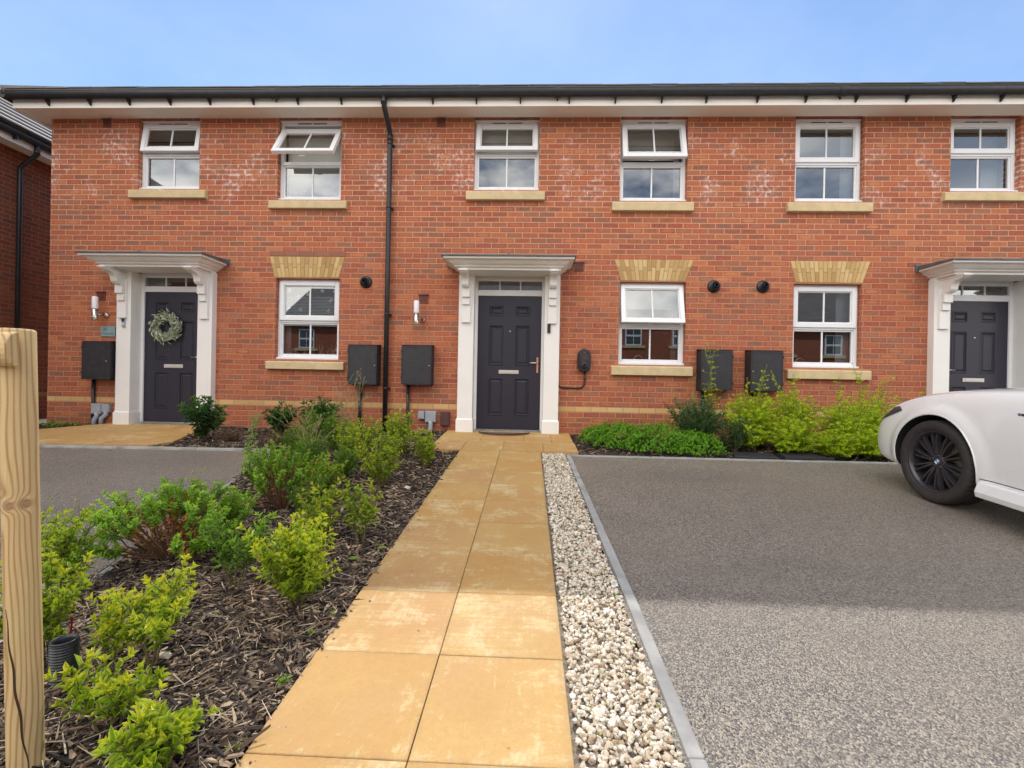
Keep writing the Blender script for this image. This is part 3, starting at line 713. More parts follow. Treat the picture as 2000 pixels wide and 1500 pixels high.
# ------------------------------------------------------------------ things fixed to the facade
def cabinet(x0,x1,z0,z1,label,duct,dz=-.12,side=1):
    e=empty('meter_cabinet',((x0+x1)/2,0,z0),label,'meter box','black meter boxes on the house fronts')
    q=MB(); q.box(x0+.012,x1-.012,-.165,.0,z0+.01,z1-.01).box(x0,x1,-.012,-.0005,z0-.003,z1+.006); q.prism([(-.175,z1-.012),(-.01,z1+.004),(-.01,z1+.012),(-.18,z1-.004)],'x',x0-.004,x1+.004)
    q.build('cabinet_body','box',e,bevel=.005)
    d=MB(); d.box(x0+.006,x1-.006,-.180,-.166,z0+.004,z1-.016)
    for k in ((x0+.022,x1-.022,z0+.022,z0+.026),(x0+.022,x1-.022,z1-.040,z1-.036),(x0+.022,x0+.026,z0+.026,z1-.04),(x1-.026,x1-.022,z0+.026,z1-.04)): d.box(k[0],k[1],-.1835,-.1798,k[2],k[3])
    d.build('cabinet_door','box',e,bevel=.006,seg=2)
    hx=x0+.004 if side>0 else x1-.004
    for zz in (z0+.09,z1-.11): MB().tube([(hx,-.181,zz),(hx,-.181,zz+.035)],.006,8).build('hinge','black',e)
    lx=x1-.035 if side>0 else x0+.035
    MB().lathe([(0,-.186),(.006,-.186),(.008,-.1805)],(lx,0,(z0+z1)/2-.01),'y',10).build('lock','steel',e)
    if duct is not None:
        t=MB(); t.tube([(duct,-.03,z0+.01),(duct,-.03,dz)],.022,10); t.tube([(duct,-.03,z0-.09),(duct,-.03,z0-.115)],.027,10); t.build('cable_duct','black',e)
cabinet(-6.475,-6.065,.645,1.205,'black meter box left of the wreath door',-6.43)
cabinet(-2.575,-2.15,.645,1.215,'black meter box left of the long downpipe',-2.44)
cabinet(-1.81,-1.375,.655,1.222,'black meter box right of the long downpipe',-1.74)
cabinet(2.35,2.79,.655,1.222,'black meter box nearest the centre kitchen window',2.44,side=-1)
cabinet(3.02,3.465,.655,1.222,'black meter box between shrubs and the right house window',3.12,side=-1)
def lamp(x,z,bx,label):
    e=empty('wall_lamp',(x,0,z),label,'wall lamp','steel wall lamps beside the doors')
    q=MB(); q.lathe([(0,-.004),(.042,-.004),(.042,-.012),(.030,-.03),(.014,-.04),(.012,-.06)],(bx,0,z+.09),'y',20); q.tube([(bx,-.05,z+.09),(bx*.5+x*.5,-.10,z+.09),(x,-.125,z+.09)],.011,8); q.build('wall_mount','steel',e)
    MB().lathe([(0,0),(.034,0),(.036,.004),(.036,.165),(0,.165)],(x,-.13,z),'z',24).lathe([(0,-.046),(.010,-.044),(.012,-.034)],(x,-.13,z+.045),'y',12).build('lamp_body','steel',e)
    MB().lathe([(.0,.166),(.037,.166),(.038,.172),(.038,.33),(.033,.342),(0,.343)],(x,-.13,z),'z',24).build('lamp_shade','opal',e)

lamp(-6.33,1.51,-6.27,'steel and white tube wall lamp beside the wreath door')
lamp(-1.615,1.505,-1.55,'steel and white tube wall lamp beside the centre door')
# plaque
pl=tag(MB().box(-6.345,-6.13,-.016,-.006,1.285,1.438).build('house_number_plaque','plaque',None,bevel=.002,origin=(-6.24,0,1.285)),'pale teal house number plaque above the meter box by the wreath door','plaque')
def text(s,size,loc,mat,parent,name,ext=.0006,rot=(PI/2,0,0)):
    c=bpy.data.curves.new('t','FONT'); c.body=s; c.size=size; c.extrude=ext; c.align_x='CENTER'; c.align_y='CENTER'
    t=bpy.data.objects.new('t',c); col.objects.link(t); dg=bpy.context.evaluated_depsgraph_get(); me=bpy.data.meshes.new_from_object(t.evaluated_get(dg)); bpy.data.objects.remove(t)
    me.transform(Matrix.Translation(loc)@Matrix.Rotation(rot[2],4,'Z')@Matrix.Rotation(rot[0],4,'X')); me.name=name; me.materials.clear()
    return link_mesh(name,me,mat,parent)
text('25',.062,(-6.285,-.0168,1.392),'plaquedark',pl,'number_lettering')
q=MB(); rg=random.Random(8); xx=-6.33
while xx<-6.15:
    w=rg.uniform(.004,.009); q.box(xx,xx+w,-.0168,-.0162,1.318,1.318+rg.uniform(.010,.016)); xx+=w+rg.uniform(.003,.008)
q.build('name_lettering','plaquedark',pl)
# door bells
def bell(x,z,body,top,label):
    e=empty('doorbell',(x,-.1,z),label,'doorbell','video doorbells on the door pilasters')
    MB().box(x-.022,x+.022,-.124,-.1005,z,z+.125).build('bell_body',body,e,bevel=.004); MB().box(x-.020,x+.020,-.1265,-.1245,z+.078,z+.12).build('camera_window','black',e,bevel=.002)
    MB().lathe([(0,-.128),(.013,-.128),(.014,-.1245)],(x,0,z+.04),'y',16).build('push_button',top,e)
bell(-5.912,1.418,'greyp','white','small silver and black doorbell on the left door pilaster')
bell(.262,1.42,'box','black','small dark doorbell on the centre door pilaster')
# EV charger
e=empty('ev_charger',(.77,0,.885),'black capsule shaped car charger on the wall beside the centre door','car charger')
def capsule(cx,cz,hw,hh,y0,y1,mb,n=12,in_=.0):
    pts=[]
    for k in range(n+1): a=PI*k/n; pts.append((cx+hw*math.cos(a),cz+(hh-hw)+hw*math.sin(a)))
    for k in range(n+1): a=PI+PI*k/n; pts.append((cx+hw*math.cos(a),cz-(hh-hw)+hw*math.sin(a)))
    mb.prism(pts,'y',y0,y1)
q=MB(); capsule(.768,1.045,.092,.165,-.085,-.001,q); q.build('charger_body','black',e,bevel=.02,seg=3)
q=MB(); capsule(.768,1.10,.062,.085,-.089,-.0855,q); q.build('display_panel','lens',e,bevel=.001)
q=MB(); q.lathe([(0,-.095),(.030,-.098),(.045,-.098),(.048,-.086)],(.768,0,.975),'y',24); q.lathe([(.02,-.12),(.026,-.12),(.028,-.095)],(.768,0,.975),'y',16); q.build('socket','box',e)
q=MB()
for s in (-1,1): q.prism([(.768,1.158),(.768+s*.022,1.166),(.768+s*.024,1.162),(.768,1.152)],'y',-.0905,-.0892)
q.build('wing_emblem','chrome',e)
q=MB(); q.tube([(.400,-.012,1.36),(.400,-.012,.76),(.408,-.012,.70),(.44,-.012,.665),(.50,-.012,.655),(.70,-.012,.652),(.75,-.012,.665),(.78,-.012,.70),(.787,-.012,.76),(.787,-.015,.90)],.011,8)
for p in ((.4,1.3),(.4,1.1),(.4,.85),(.5,.655),(.68,.652),(.787,.79)): q.box(p[0]-.016,p[0]+.016,-.026,-.0005,p[1]-.012,p[1]+.012)
q.build('cable','black',e)
# utility boxes low on the wall
def ubox(x0,x1,z0,z1,pipe,mat,label,lean=0.):
    e=empty('utility_box',((x0+x1)/2,0,z0),label,'utility box','small service boxes low on the walls')
    q=MB(); q.box(x0,x1,-.055,-.0005,z0,z1); q.box(x0+.008,x1-.008,-.062,-.0555,z0+.008,z1-.008); q.build('box_cover',mat,e,bevel=.006,seg=2)
    if pipe: 
        xc=(x0+x1)/2; q=MB(); q.tube([(xc,-.035,z0+.02),(xc,-.035,z0-.03),(xc+lean,-.045,z0-.09),(xc+lean,-.045,-.08)],.032,12); q.build('duct',mat,e)
ubox(-6.44,-6.29,.14,.295,True,'greyp','larger grey service box low beside the wreath door',-.03)
ubox(-6.28,-6.17,.165,.290,True,'greyp','smaller grey service box low beside the wreath door',-.06)
ubox(-1.585,-1.492,.168,.283,False,'greyp','small rounded grey service box low left of the centre door')
ubox(-1.482,-1.327,.125,.285,True,'greyp','square grey service box with pipe low left of the centre door')
ubox(-1.262,-1.13,.08,.280,False,'vent_dark','dark brown service box low left of the centre door')
# ================================================================== GROUND
def struct(o): return tag(o,kind='structure')
def sheet(name,polys,mat,h=0.,zf=None,thick=0.):
    mb=MB()
    for i,p in enumerate(polys):
        vs=[(x,y,(zf or gz)(y)+h) for x,y in p]
        mb.add(vs,[tuple(range(len(vs)))])
    return mb
def ztail(y):   # terrain: flat under houses, falls to -10, then level
    return 0.0 if y>0 else (S*y if y>-10 else -.7)
mb=MB(); ys=[120,60,12,0,-3,-6,-10,-24,-60,-140]; xs=[-140,-40,-12,0,12,40,140]
for i in range(len(ys)-1):
    for j in range(len(xs)-1):
        mb.add([(xs[j],ys[i+1],ztail(ys[i+1])-.09),(xs[j+1],ys[i+1],ztail(ys[i+1])-.09),(xs[j+1],ys[i],ztail(ys[i])-.09),(xs[j],ys[i],ztail(ys[i])-.09)],[(0,1,2,3)])
struct(mb.build('ground','earth',None,fix=False))
def bedleft(y): return -2.88+(-1.42-y)*.245 if y>-4.2 else -2.2+(-4.2-y)*.22
# tarmac drives (subdivided for the fall of the ground) and the road
mb=MB(); Y=[-1.40,-4,-7,-10]
for a,b in zip(Y,Y[1:]): mb.add([(.455,b,ztail(b)-.009),(9.5,b,ztail(b)-.009),(9.5,a,ztail(a)-.009),(.455,a,ztail(a)-.009)],[(0,1,2,3)])
struct(mb.build('driveway','tarmac',None,fix=False))
mb=MB(); Y=[-1.48,-2.8,-4.2,-7,-10]
for a,b in zip(Y,Y[1:]): mb.add([(-13,b,ztail(b)-.022),(bedleft(b)-.04,b,ztail(b)-.022),(bedleft(a)-.04,a,ztail(a)-.022),(-13,a,ztail(a)-.022)],[(0,1,2,3)])
struct(mb.build('driveway','tarmac',None,fix=False))
struct(MB().add([(-60,-15.5,-.78),(60,-15.5,-.78),(60,-10.05,-.78),(-60,-10.05,-.78)],[(0,1,2,3)]).build('road','tarmac',None,fix=False))
# concrete edgings
def edging(pts,w=.05,top=.004,seg=.914,side=1):
    mb=MB(); rg=random.Random(int(pts[0][0]*100))
    for (a,b) in zip(pts,pts[1:]):
        a=Vector(a);b=Vector(b); L=(b-a).length; n=max(1,round(L/seg)); d=(b-a)/L; nn=Vector((-d.y,d.x))*w*side
        for k in range(n):
            p=a+d*(L*k/n+.002); q=a+d*(L*(k+1)/n-.002); j=rg.uniform(-.002,.002)
            c=[p,q,q+nn,p+nn]; vs=[(v.x,v.y,gz(v.y)+top+j) for v in c]+[(v.x,v.y,gz(v.y)-.12) for v in c]
            mb.add(vs,[(0,1,2,3),(0,4,5,1),(1,5,6,2),(2,6,7,3),(3,7,4,0)])
    return mb
k=edging([(.432,-1.335),(.475,-4.35),(.478,-9.8)],side=1); 
struct(k.build('kerb_edging','kerb',None,bevel=.006,seg=2))
struct(edging([(.49,-1.345),(9.4,-1.372)],side=-1).build('kerb_edging','kerb',None,bevel=.006,seg=2))
struct(edging([(-12.8,-1.62),(-5.57,-1.485),(-2.90,-1.42)],side=-1).build('kerb_edging','kerb',None,bevel=.006,seg=2))
struct(edging([(bedleft(-1.47)-.04,-1.48),(bedleft(-4.2)-.04,-4.2),(bedleft(-9.8)-.04,-9.8)],side=1,top=-.022).build('kerb_edging','kerb',None,bevel=.006,seg=2))
# paving
def slabs(name,quads,h=.0,t=.045,g=.0015,mat='slab'):
    mb=MB(); rg=random.Random(5)
    for q in quads:
        cx=sum(p[0] for p in q)/len(q); cy=sum(p[1] for p in q)/len(q); mb.rv=rg.uniform(.03,1); dz=rg.uniform(-.0018,.0018)
        ins=[]
        for (x,y) in q:
            dx,dy=x-cx,y-cy; ins.append((x-math.copysign(g,dx),y-math.copysign(g,dy)))
        n=len(q); vs=[(x,y,gz(y)+h+dz) for x,y in ins]+[(x,y,gz(y)+h-t) for x,y in ins]
        # chamfered, slightly wavering arris
        mb.add(vs,[tuple(range(n))]+[(i,n+i,n+(i+1)%n,(i+1)%n) for i in range(n)])
    o=mb.build(name,mat,None,bevel=.0018); return struct(o)
ph=.457; rows=[-1.255,-1.655]+[-1.655-ph*k for k in range(1,19)]
q=[]
for a,b in zip(rows,rows[1:]):
    for x0,x1 in ((-.795,-.3235),(-.3235,.148)): q.append([(x0,b),(x1,b),(x1,a),(x0,a)])
slabs('path',q,mat='slab_path')
ap=[]
for (ya,yb,xs) in ((0,-.72,[-1.165,-.62,-.06,.30,.575]),(-.72,-1.252,[-1.175,-.78,-.30,.18,.585])):
    for x0,x1 in zip(xs,xs[1:]): ap.append([(x0,yb),(x1,yb),(x1,ya),(x0,ya)])
slabs('paved_apron',ap,h=.012)
def clip(poly,c):
    out=poly
    n=len(c)
    for i in range(n):
        ax,ay=c[i];bx,by=c[(i+1)%n]; inn=lambda p:(bx-ax)*(p[1]-ay)-(by-ay)*(p[0]-ax)>=-1e-9
        res=[]
        for j in range(len(out)):
            p,r=out[j],out[(j+1)%len(out)]; ip,ir=inn(p),inn(r)
            if ip: res.append(p)
            if ip!=ir:
                d1=(bx-ax)*(p[1]-ay)-(by-ay)*(p[0]-ax); d2=(bx-ax)*(r[1]-ay)-(by-ay)*(r[0]-ax); t=d1/(d1-d2); res.append((p[0]+(r[0]-p[0])*t,p[1]+(r[1]-p[1])*t))
        out=res
        if len(out)<3: return None
    return out
poly=[(-6.12,0),(-7.35,-1.5),(-4.40,-1.42),(-4.28,-1.2),(-4.60,0)]
ap=[]
yy=0.; r_i=0
while yy>-1.5:
    xx=-8+.3*(r_i%2)
    while xx<-4:
        c=clip([(xx,yy-.6),(xx+.6,yy-.6),(xx+.6,yy),(xx,yy)],poly)
        if c: ap.append(c)
        xx+=.6
    yy-=.6; r_i+=1
slabs('paved_apron',ap,h=.008)
# door mat
m_=tag(MB().prism([(-.70,-.125)]+[(-.34+.36*math.cos(PI+PI*k/16),-.125+.24*math.sin(PI+PI*k/16)) for k in range(17)],'z',-.012,.014).build('doormat','mat',None,bevel=.004,origin=(-.34,-.12,0)),'brown half round doormat with dark rim at the centre door','doormat')
q=MB(); q.tube([(-.34+.35*math.cos(PI+PI*k/20),-.125+.235*math.sin(PI+PI*k/20),.013) for k in range(21)],.010,6); q.build('mat_rim','black',m_)
# soil sheets
def inpoly(x,y,P):
    c=False; n=len(P); j=n-1
    for i in range(n):
        if (P[i][1]>y)!=(P[j][1]>y) and x<(P[j][0]-P[i][0])*(y-P[i][1])/(P[j][1]-P[i][1])+P[i][0]: c=not c
        j=i
    return c
BED=[(-4.30,-1.22),(-4.61,0),(-1.168,0),(-1.178,-1.256),(-.797,-1.256),(-.797,-9.5),(bedleft(-9.5)+.012,-9.5),(bedleft(-4.2)+.012,-4.2),(bedleft(-1.47)+.01,-1.425),(-4.38,-1.435)]
BEDR=[(.58,0),(.59,-1.29),(.8,-1.340),(9.2,-1.366),(9.2,0)]
GRAV=[(.150,-1.262),(.425,-1.262),(.432,-1.335),(.474,-4.35),(.477,-9.5),(.150,-9.5)]
WEEDY=[(-9.5,0),(-6.14,0),(-7.33,-1.5),(-12,-1.58),(-12,0)]
def soilh(x,y): return .028*mnoise.noise(Vector((x*3.1,y*3.1,.3)))+.014*mnoise.noise(Vector((x*11,y*11,1.3)))
def rough_sheet(name,P,mat,h,amp=1.,st=.05,kind='structure'):
    x0=min(p[0] for p in P);x1=max(p[0] for p in P);y0=min(p[1] for p in P);y1=max(p[1] for p in P)
    nx=int((x1-x0)/st)+2; ny=int((y1-y0)/st)+2; ids={}; vs=[];fs=[]
    def vid(i,j):
        if (i,j) not in ids:
            x=min(x0+i*st,x1);y=min(y0+j*st,y1); ids[i,j]=len(vs); vs.append((x,y,gz(y)+h+soilh(x,y)*amp))
        return ids[i,j]
    for i in range(nx-1):
        for j in range(ny-1):
            if inpoly(x0+(i+.5)*st,y0+(j+.5)*st,P): fs.append((vid(i,j),vid(i+1,j),vid(i+1,j+1),vid(i,j+1)))
    mb=MB(); mb.smooth=True; mb.add(vs,fs); return tag(mb.build(name,mat,None,fix=False),kind=kind)
rough_sheet('planting_bed_soil',BED,'soil',-.018)
rough_sheet('planting_bed_soil',BEDR,'soil',-.026)
rough_sheet('planting_bed_soil',WEEDY,'soil',-.03)
rough_sheet('gravel_bed_base',GRAV,'gravbase',-.026,.3)

# ------------------------------------------------------------------ scattered small stuff (vectorised)
def rotm(yaw,pitch,roll):
    cy,sy,cp,sp,cr,sr=np.cos(yaw),np.sin(yaw),np.cos(pitch),np.sin(pitch),np.cos(roll),np.sin(roll)
    n=len(yaw); m=np.zeros((n,3,3))
    m[:,0,0]=cy*cr-sy*sp*sr; m[:,0,1]=-sy*cp; m[:,0,2]=cy*sr+sy*sp*cr
    m[:,1,0]=sy*cr+cy*sp*sr; m[:,1,1]=cy*cp; m[:,1,2]=sy*sr-cy*sp*cr
    m[:,2,0]=-cp*sr; m[:,2,1]=sp; m[:,2,2]=cp*cr
    return m
rng=np.random.default_rng(11)
def scatter_pts(P,n,dens=None,rng=rng):
    P=np.array(P); x0,y0=P.min(0);x1,y1=P.max(0); out=[]
    while len(out)<n:
        x=rng.uniform(x0,x1);y=rng.uniform(y0,y1)
        if inpoly(x,y,P) and (dens is None or rng.random()<dens(x,y)): out.append((x,y))
    return np.array(out)
def chips(name,P,n,dens,zoff=0.,seed=1,smin=.012,fib=False):
    rg=np.random.default_rng(seed); p=scatter_pts(P,n,dens,rg)
    vs=[]
    for k in range(10):
        b=np.array([(-1,-1,-1),(1,-1,-1),(1,1,-1),(-1,1,-1),(-1,-1,1),(1,-1,1),(1,1,1),(-1,1,1)],float)*.5
        b+=rg.uniform(-.22,.22,b.shape); b[:,1]*=1.; b[[2,3,6,7],0]*=rg.uniform(.2,.8)
        f=np.array([(0,3,2,1),(4,5,6,7),(0,1,5,4),(1,2,6,5),(2,3,7,6),(3,0,4,7)]); vs.append((b,f))
    L=rg.gamma(1.9,.011,n)+smin*.7; L=np.minimum(L,.12); far=np.clip((p[:,1]+5.6)/4.,0,1); L*=1+.5*far
    Wd=L*rg.uniform(.06,.36,n); Wd=np.clip(Wd,.002,.013); T=Wd*rg.uniform(.25,.6,n)
    m=rotm(rg.uniform(0,2*PI,n),rg.normal(0,.28,n),rg.normal(0,.5,n))
    z=np.array([gz(y)+soilh(x,y) for x,y in p])+zoff+rg.uniform(-.006,.016,n)
    r=rg.beta(1.0,1.45,n)
    if fib: L=rg.uniform(.03,.10,n); Wd=rg.uniform(.0015,.0045,n); T=Wd*.6; r=rg.uniform(.35,1.,n)
    r=np.where(Wd<.004,np.clip(r+.22,0,1),r)
    m=m*np.stack([Wd,L,T],1)[:,None,:]
    return tag(merged(name,vs,rg.integers(0,10,n),m,np.column_stack([p,z]),r,'chip'),kind='stuff')
def dens_main(x,y):
    d=y+6.6; 
    if y<-6.1 or x<-3.2 and y<-2: return 0.02
    return min(1.,(1.9/max(d,.8))**1.6)
chips('bark_mulch',BED,46000,dens_main,-.014)
chips('bark_mulch',BED,3200,dens_main,-.004,seed=6,fib=True)
chips('bark_mulch',BEDR,4500,lambda x,y:1. if x<4.2 else .15,-.024,seed=2)
# pebbles
def ico(sub):
    bm=bmesh.new(); bmesh.ops.create_icosphere(bm,subdivisions=sub,radius=1); v=np.array([tuple(a.co) for a in bm.verts]); f=np.array([[a.index for a in q.verts] for q in bm.faces]); bm.free(); return v,f
def pebbles(name,P,n,zf,seed,size,mat='pebble',flat=(.75,.45)):
    rg=np.random.default_rng(seed); base,f=ico(1); vs=[]
    for k in range(14):
        v=base.copy()
        for _ in range(5):          # facets: knock flats off the ball
            d=rg.normal(size=3); d/=np.linalg.norm(d); c=rg.uniform(.55,.85); s=v@d; over=np.maximum(s-c,0); v-=over[:,None]*d*.92
        v*=1+.08*np.sin(v@rg.normal(size=3)*3+rg.uniform(0,6))[:,None]; vs.append((v,f))
    p=scatter_pts(P,n,lambda x,y:(1. if y>-6.2 else .03)*min(1.,(2.6/(y+7.2))**.7),rg)
    s=size*rg.lognormal(0,.30,n); m=rotm(rg.uniform(0,2*PI,n),rg.normal(0,.5,n),rg.normal(0,.5,n))*np.stack([s,s*rg.uniform(.6,1,n),s*rg.uniform(*flat[::-1],n)],1)[:,None,:]
    z=np.array([gz(y)+zf for x,y in p])+rg.uniform(-.012,.012,n)
    return merged(name,vs,rg.integers(0,14,n),m,np.column_stack([p,z]),rg.random(n),mat,smooth=False)
G_in=[(.165,-1.275),(.42,-1.275),(.424,-1.335),(.460,-4.35),(.465,-6.8),(.165,-6.8)]
tag(pebbles('limestone_gravel',G_in,10500,-.012,4,.0098),kind='stuff')
# a few stray chippings on path edge and tarmac edge, stones in mulch
rg=np.random.default_rng(9)
base,f=ico(1)
st=[(-1.003,-2.79,.035),(-1.02,-2.66,.02),(-.95,-2.4,.012),(-1.34,-4.93,.03),(-1.12,-3.3,.015),(-.9,-2.1,.012)]
for i,(x,y,s) in enumerate(st):
    v=base.copy(); 
    for _ in range(4): d=rg.normal(size=3); d/=np.linalg.norm(d); sd=v@d; v-=np.maximum(sd-.6,0)[:,None]*d*.95
    m=np.array([np.diag([s,s*.7,s*.55])]); o=merged('stone',[(v,f)],np.array([0]),m,np.array([[0,0,0.]]),np.array([.3+.1*(i%3)]),'pebble')
    o.location=(x,y,gz(y)+s*.25)
    tag(o,['pale round stone in the mulch halfway along the path','small pale stone next to the larger one in the mulch','tiny stone in the mulch near the path edge and far shrubs','beige stone in the sunlit mulch among the near yellow shrubs','small stone in the mulch beside the path middle','tiny stone in the mulch near the apron'][i],'stone','stones lying in the mulch')

# ------------------------------------------------------------------ NEIGHBOUR HOUSE on the left
nb=empty('brick_house',(-10.6,-1.5,0),'shaded red brick side of the neighbouring house at the far left','house')
q=MB(); XN=-8.8; Y0,Y1=-5.5,2.5; 
q.add([(XN,Y0,-.6),(XN,Y1,-.6),(XN,Y1,WT),(XN,Y0,WT)],[(0,1,2,3)]); q.add([(XN,Y1,-.6),(-13.5,Y1,-.6),(-13.5,Y1,WT),(XN,Y1,WT)],[(0,1,2,3)]); q.add([(XN,Y0,-.6),(-13.5,Y0,-.6),(-13.5,Y0,WT),(XN,Y0,WT)],[(0,1,2,3)]); q.add([(-13.5,Y0,-.6),(-13.5,Y1,-.6),(-13.5,Y1,WT),(-13.5,Y0,WT)],[(0,1,2,3)])
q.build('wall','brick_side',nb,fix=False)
q=MB(); q.box(-8.50,-8.48,Y0-.3,Y1+.3,4.483,4.66).box(-13.8,-8.5,Y1+.28,Y1+.30,4.483,4.66).box(-13.8,-8.5,Y0-.3,Y0-.28,4.483,4.66); q.build('fascia','upvc_warm',nb)
q=MB(); q.box(-13.8,-8.501,Y0-.279,Y1+.279,WT-.01,WT+.01); q.build('soffit','cream',nb)
r=MB(); EX,F_,Wd=-8.40,Y1+.35,-13.9; hw=(EX-Wd)/2; ze=4.74; zr=ze+hw*math.tan(R(38)); xm=(EX+Wd)/2
A,B,Cc,Dd=(EX,Y0-.35,ze),(EX,F_,ze),(Wd,F_,ze),(Wd,Y0-.35,ze); P1,P2=(xm,F_-hw,zr),(xm,Y0-.35+hw,zr)
r.add([A,B,Cc,Dd,P1,P2],[(0,1,4,5),(1,2,4),(2,3,5,4),(3,0,5),(0,3,2,1)])
# stepped tile courses on the visible slope
n=14
for k in range(n):
    t0=k/n; t1=(k+1)/n; x0=EX+(xm-EX)*t0; x1=EX+(xm-EX)*t1; z0=ze+(zr-ze)*t0; z1=ze+(zr-ze)*t1; ya=F_-hw*t0; yb=F_-hw*t1
    r.add([(x0+.02,Y0+hw*t0,z0+.012),(x0+.02,ya,z0+.012),(x1,yb,z1+.008),(x1,Y0+hw*t1,z1+.008),(x0+.02,Y0+hw*t0,z0+.036),(x0+.02,ya,z0+.036)],[(4,5,2,3),(0,1,5,4)])
rf=r.build('roof','tile_sunlit',nb,fix=False)
q=MB(); 
L=hw/12*1.0
for k in range(12):
    t0=k/12; t1=(k+1)/12+.01; a=Vector((EX,F_,ze)).lerp(Vector(P1),t0); b=Vector((EX,F_,ze)).lerp(Vector(P1),min(t1,1)); q.tube([a+Vector((0,0,.03)),b+Vector((0,0,.045))],.11,10)
q.build('hip_ridge','ridge',rf)
q=MB(); pts=[(-8.435+.056*math.cos(PI+PI*k/12),4.668+.098*math.sin(PI+PI*k/12)) for k in range(13)]; n=13
q.smooth=True; q.add([(x,Y0-.3,z) for x,z in pts]+[(x,Y1+.3,z) for x,z in pts],[(i,i+1,n+i+1,n+i) for i in range(n-1)]); q.smooth=False
for yy in np.arange(-5,2.7,.8): q.box(-8.479,-8.40,yy-.01,yy+.01,4.53,4.66)
q.build('gutter','black',nb,fix=False)
q=MB(); q.tube([(-8.435,.93,4.60),(-8.435,.93,4.47),(-8.45,.93,4.43),(-8.70,.93,4.25),(-8.73,.93,4.20),(-8.73,.93,4.1),(-8.73,.93,-.1)],.036,12); q.tube([(-8.435,.93,4.52),(-8.435,.93,4.44)],.042,12); q.build('downpipe','black',nb)
# ------------------------------------------------------------------ HOUSES ACROSS THE ROAD (seen in the window panes)
def far_house(x0,x1,yw,wx,label,dz=0.):
    h=empty('brick_house',((x0+x1)/2,yw,-.75),label,'house','brick houses across the road')
    q=MB(); q.box(x0,x1,yw-8,yw,-.9,3.95+dz); q.build('wall','brick_plain',h)
    r=MB(); y0,y1=yw-8.35,yw+.35; zz=4.0+dz; zt=zz+4.35*math.tan(R(33))
    r.add([(x0-.2,y0,zz),(x1+.2,y0,zz),(x1+.2,y1,zz),(x0-.2,y1,zz),(x0-.2,yw-4,zt),(x1+.2,yw-4,zt)],[(0,1,5,4),(3,4,5,2),(0,4,3),(1,2,5),(0,3,2,1)]); rf=r.build('roof','tile',h)
    MB().box(x0-.2,x1+.2,yw+.30,yw+.33,3.80+dz,4.0+dz).build('fascia','upvc',h)
    q=MB(); q.tube([(x0-.2,yw+.37,3.98+dz),(x1+.2,yw+.37,3.98+dz)],.055,8); q.build('gutter','black',h)
    for i,x in enumerate(wx):
        for z0,z1 in ((2.55+dz,3.65+dz),(.2,1.35)):
            if z0<1 and i==1:
                q=MB(); q.box(x-.46,x+.46,yw+.01,yw+.05,-.75,1.45); fr=q.build('door_frame','upvc',h); q=MB(); q.box(x-.45,x+.45,yw+.055,yw+.07,-.7,1.3); q.build('door','door',fr); continue
            q=MB(); b=.07; q.box(x-.46,x+.46,yw+.01,yw+.03,z0,z1); 
            for a in ((x-.46,x-.46+b,z0,z1),(x+.46-b,x+.46,z0,z1),(x-.46+b,x+.46-b,z0,z0+b),(x-.46+b,x+.46-b,z1-b,z1),(x-.46+b,x+.46-b,(z0+z1)/2-.05,(z0+z1)/2+.05),(x-.012,x+.012,z0+b,(z0+z1)/2-.05),(x-.012,x+.012,(z0+z1)/2+.05,z1-b)): q.box(a[0],a[1],yw+.0305,yw+.08,a[2],a[3])
            w=q.build('window','upvc',h); MB().box(x-.46+b,x+.46-b,yw+.031,yw+.036,z0+b,z1-b).build('pane','carglass',w); MB().box(x-.68,x+.68,yw-.0,yw+.10,z0-.15,z0-.002).build('sill','stone',w)
    return h
far_house(-14.5,-5.5,-19.6,[-13,-10.6,-8.2,-6.3],'red brick house across the road seen reflected in the left ground floor window')
far_house(-4.6,9.6,-19.6,[-3.0,-.6,2.6,5.85,8.5],'red brick house across the road seen reflected in the centre kitchen window',.45)
far_house(10.6,21,-18.8,[11.2,13.8,16.4,19],'red brick house across the road seen reflected in the right ground floor window')

# ------------------------------------------------------------------ timber tree stake, crossbar and watering pipe
pst=empty('timber_post',(-1.35,-5.4,gz(-5.4)),'round pale pine tree stake in the left foreground','post')
q=MB(); n=40; zs=[-.55,-.3,0,.3,.6,.816,.821,.823]; rr=[.037]*6+[.0355,.032]
def pxy(z): return (-1.346-.038*(z+.35),-5.4)
vs=[]
for z,r_ in zip(zs,rr):
    cx,cy=pxy(z)
    for k in range(n): a=2*PI*k/n; w=1+.012*math.sin(3*a+z*2); vs.append((cx+r_*w*math.cos(a),cy+r_*w*math.sin(a),z))
q.smooth=True; q.add(vs,[(i*n+k,i*n+(k+1)%n,(i+1)*n+(k+1)%n,(i+1)*n+k) for i in range(len(zs)-1) for k in range(n)]); q.smooth=False
q.add(vs[-n:],[tuple(range(n))]); q.build('post','pine',pst,fix=False)
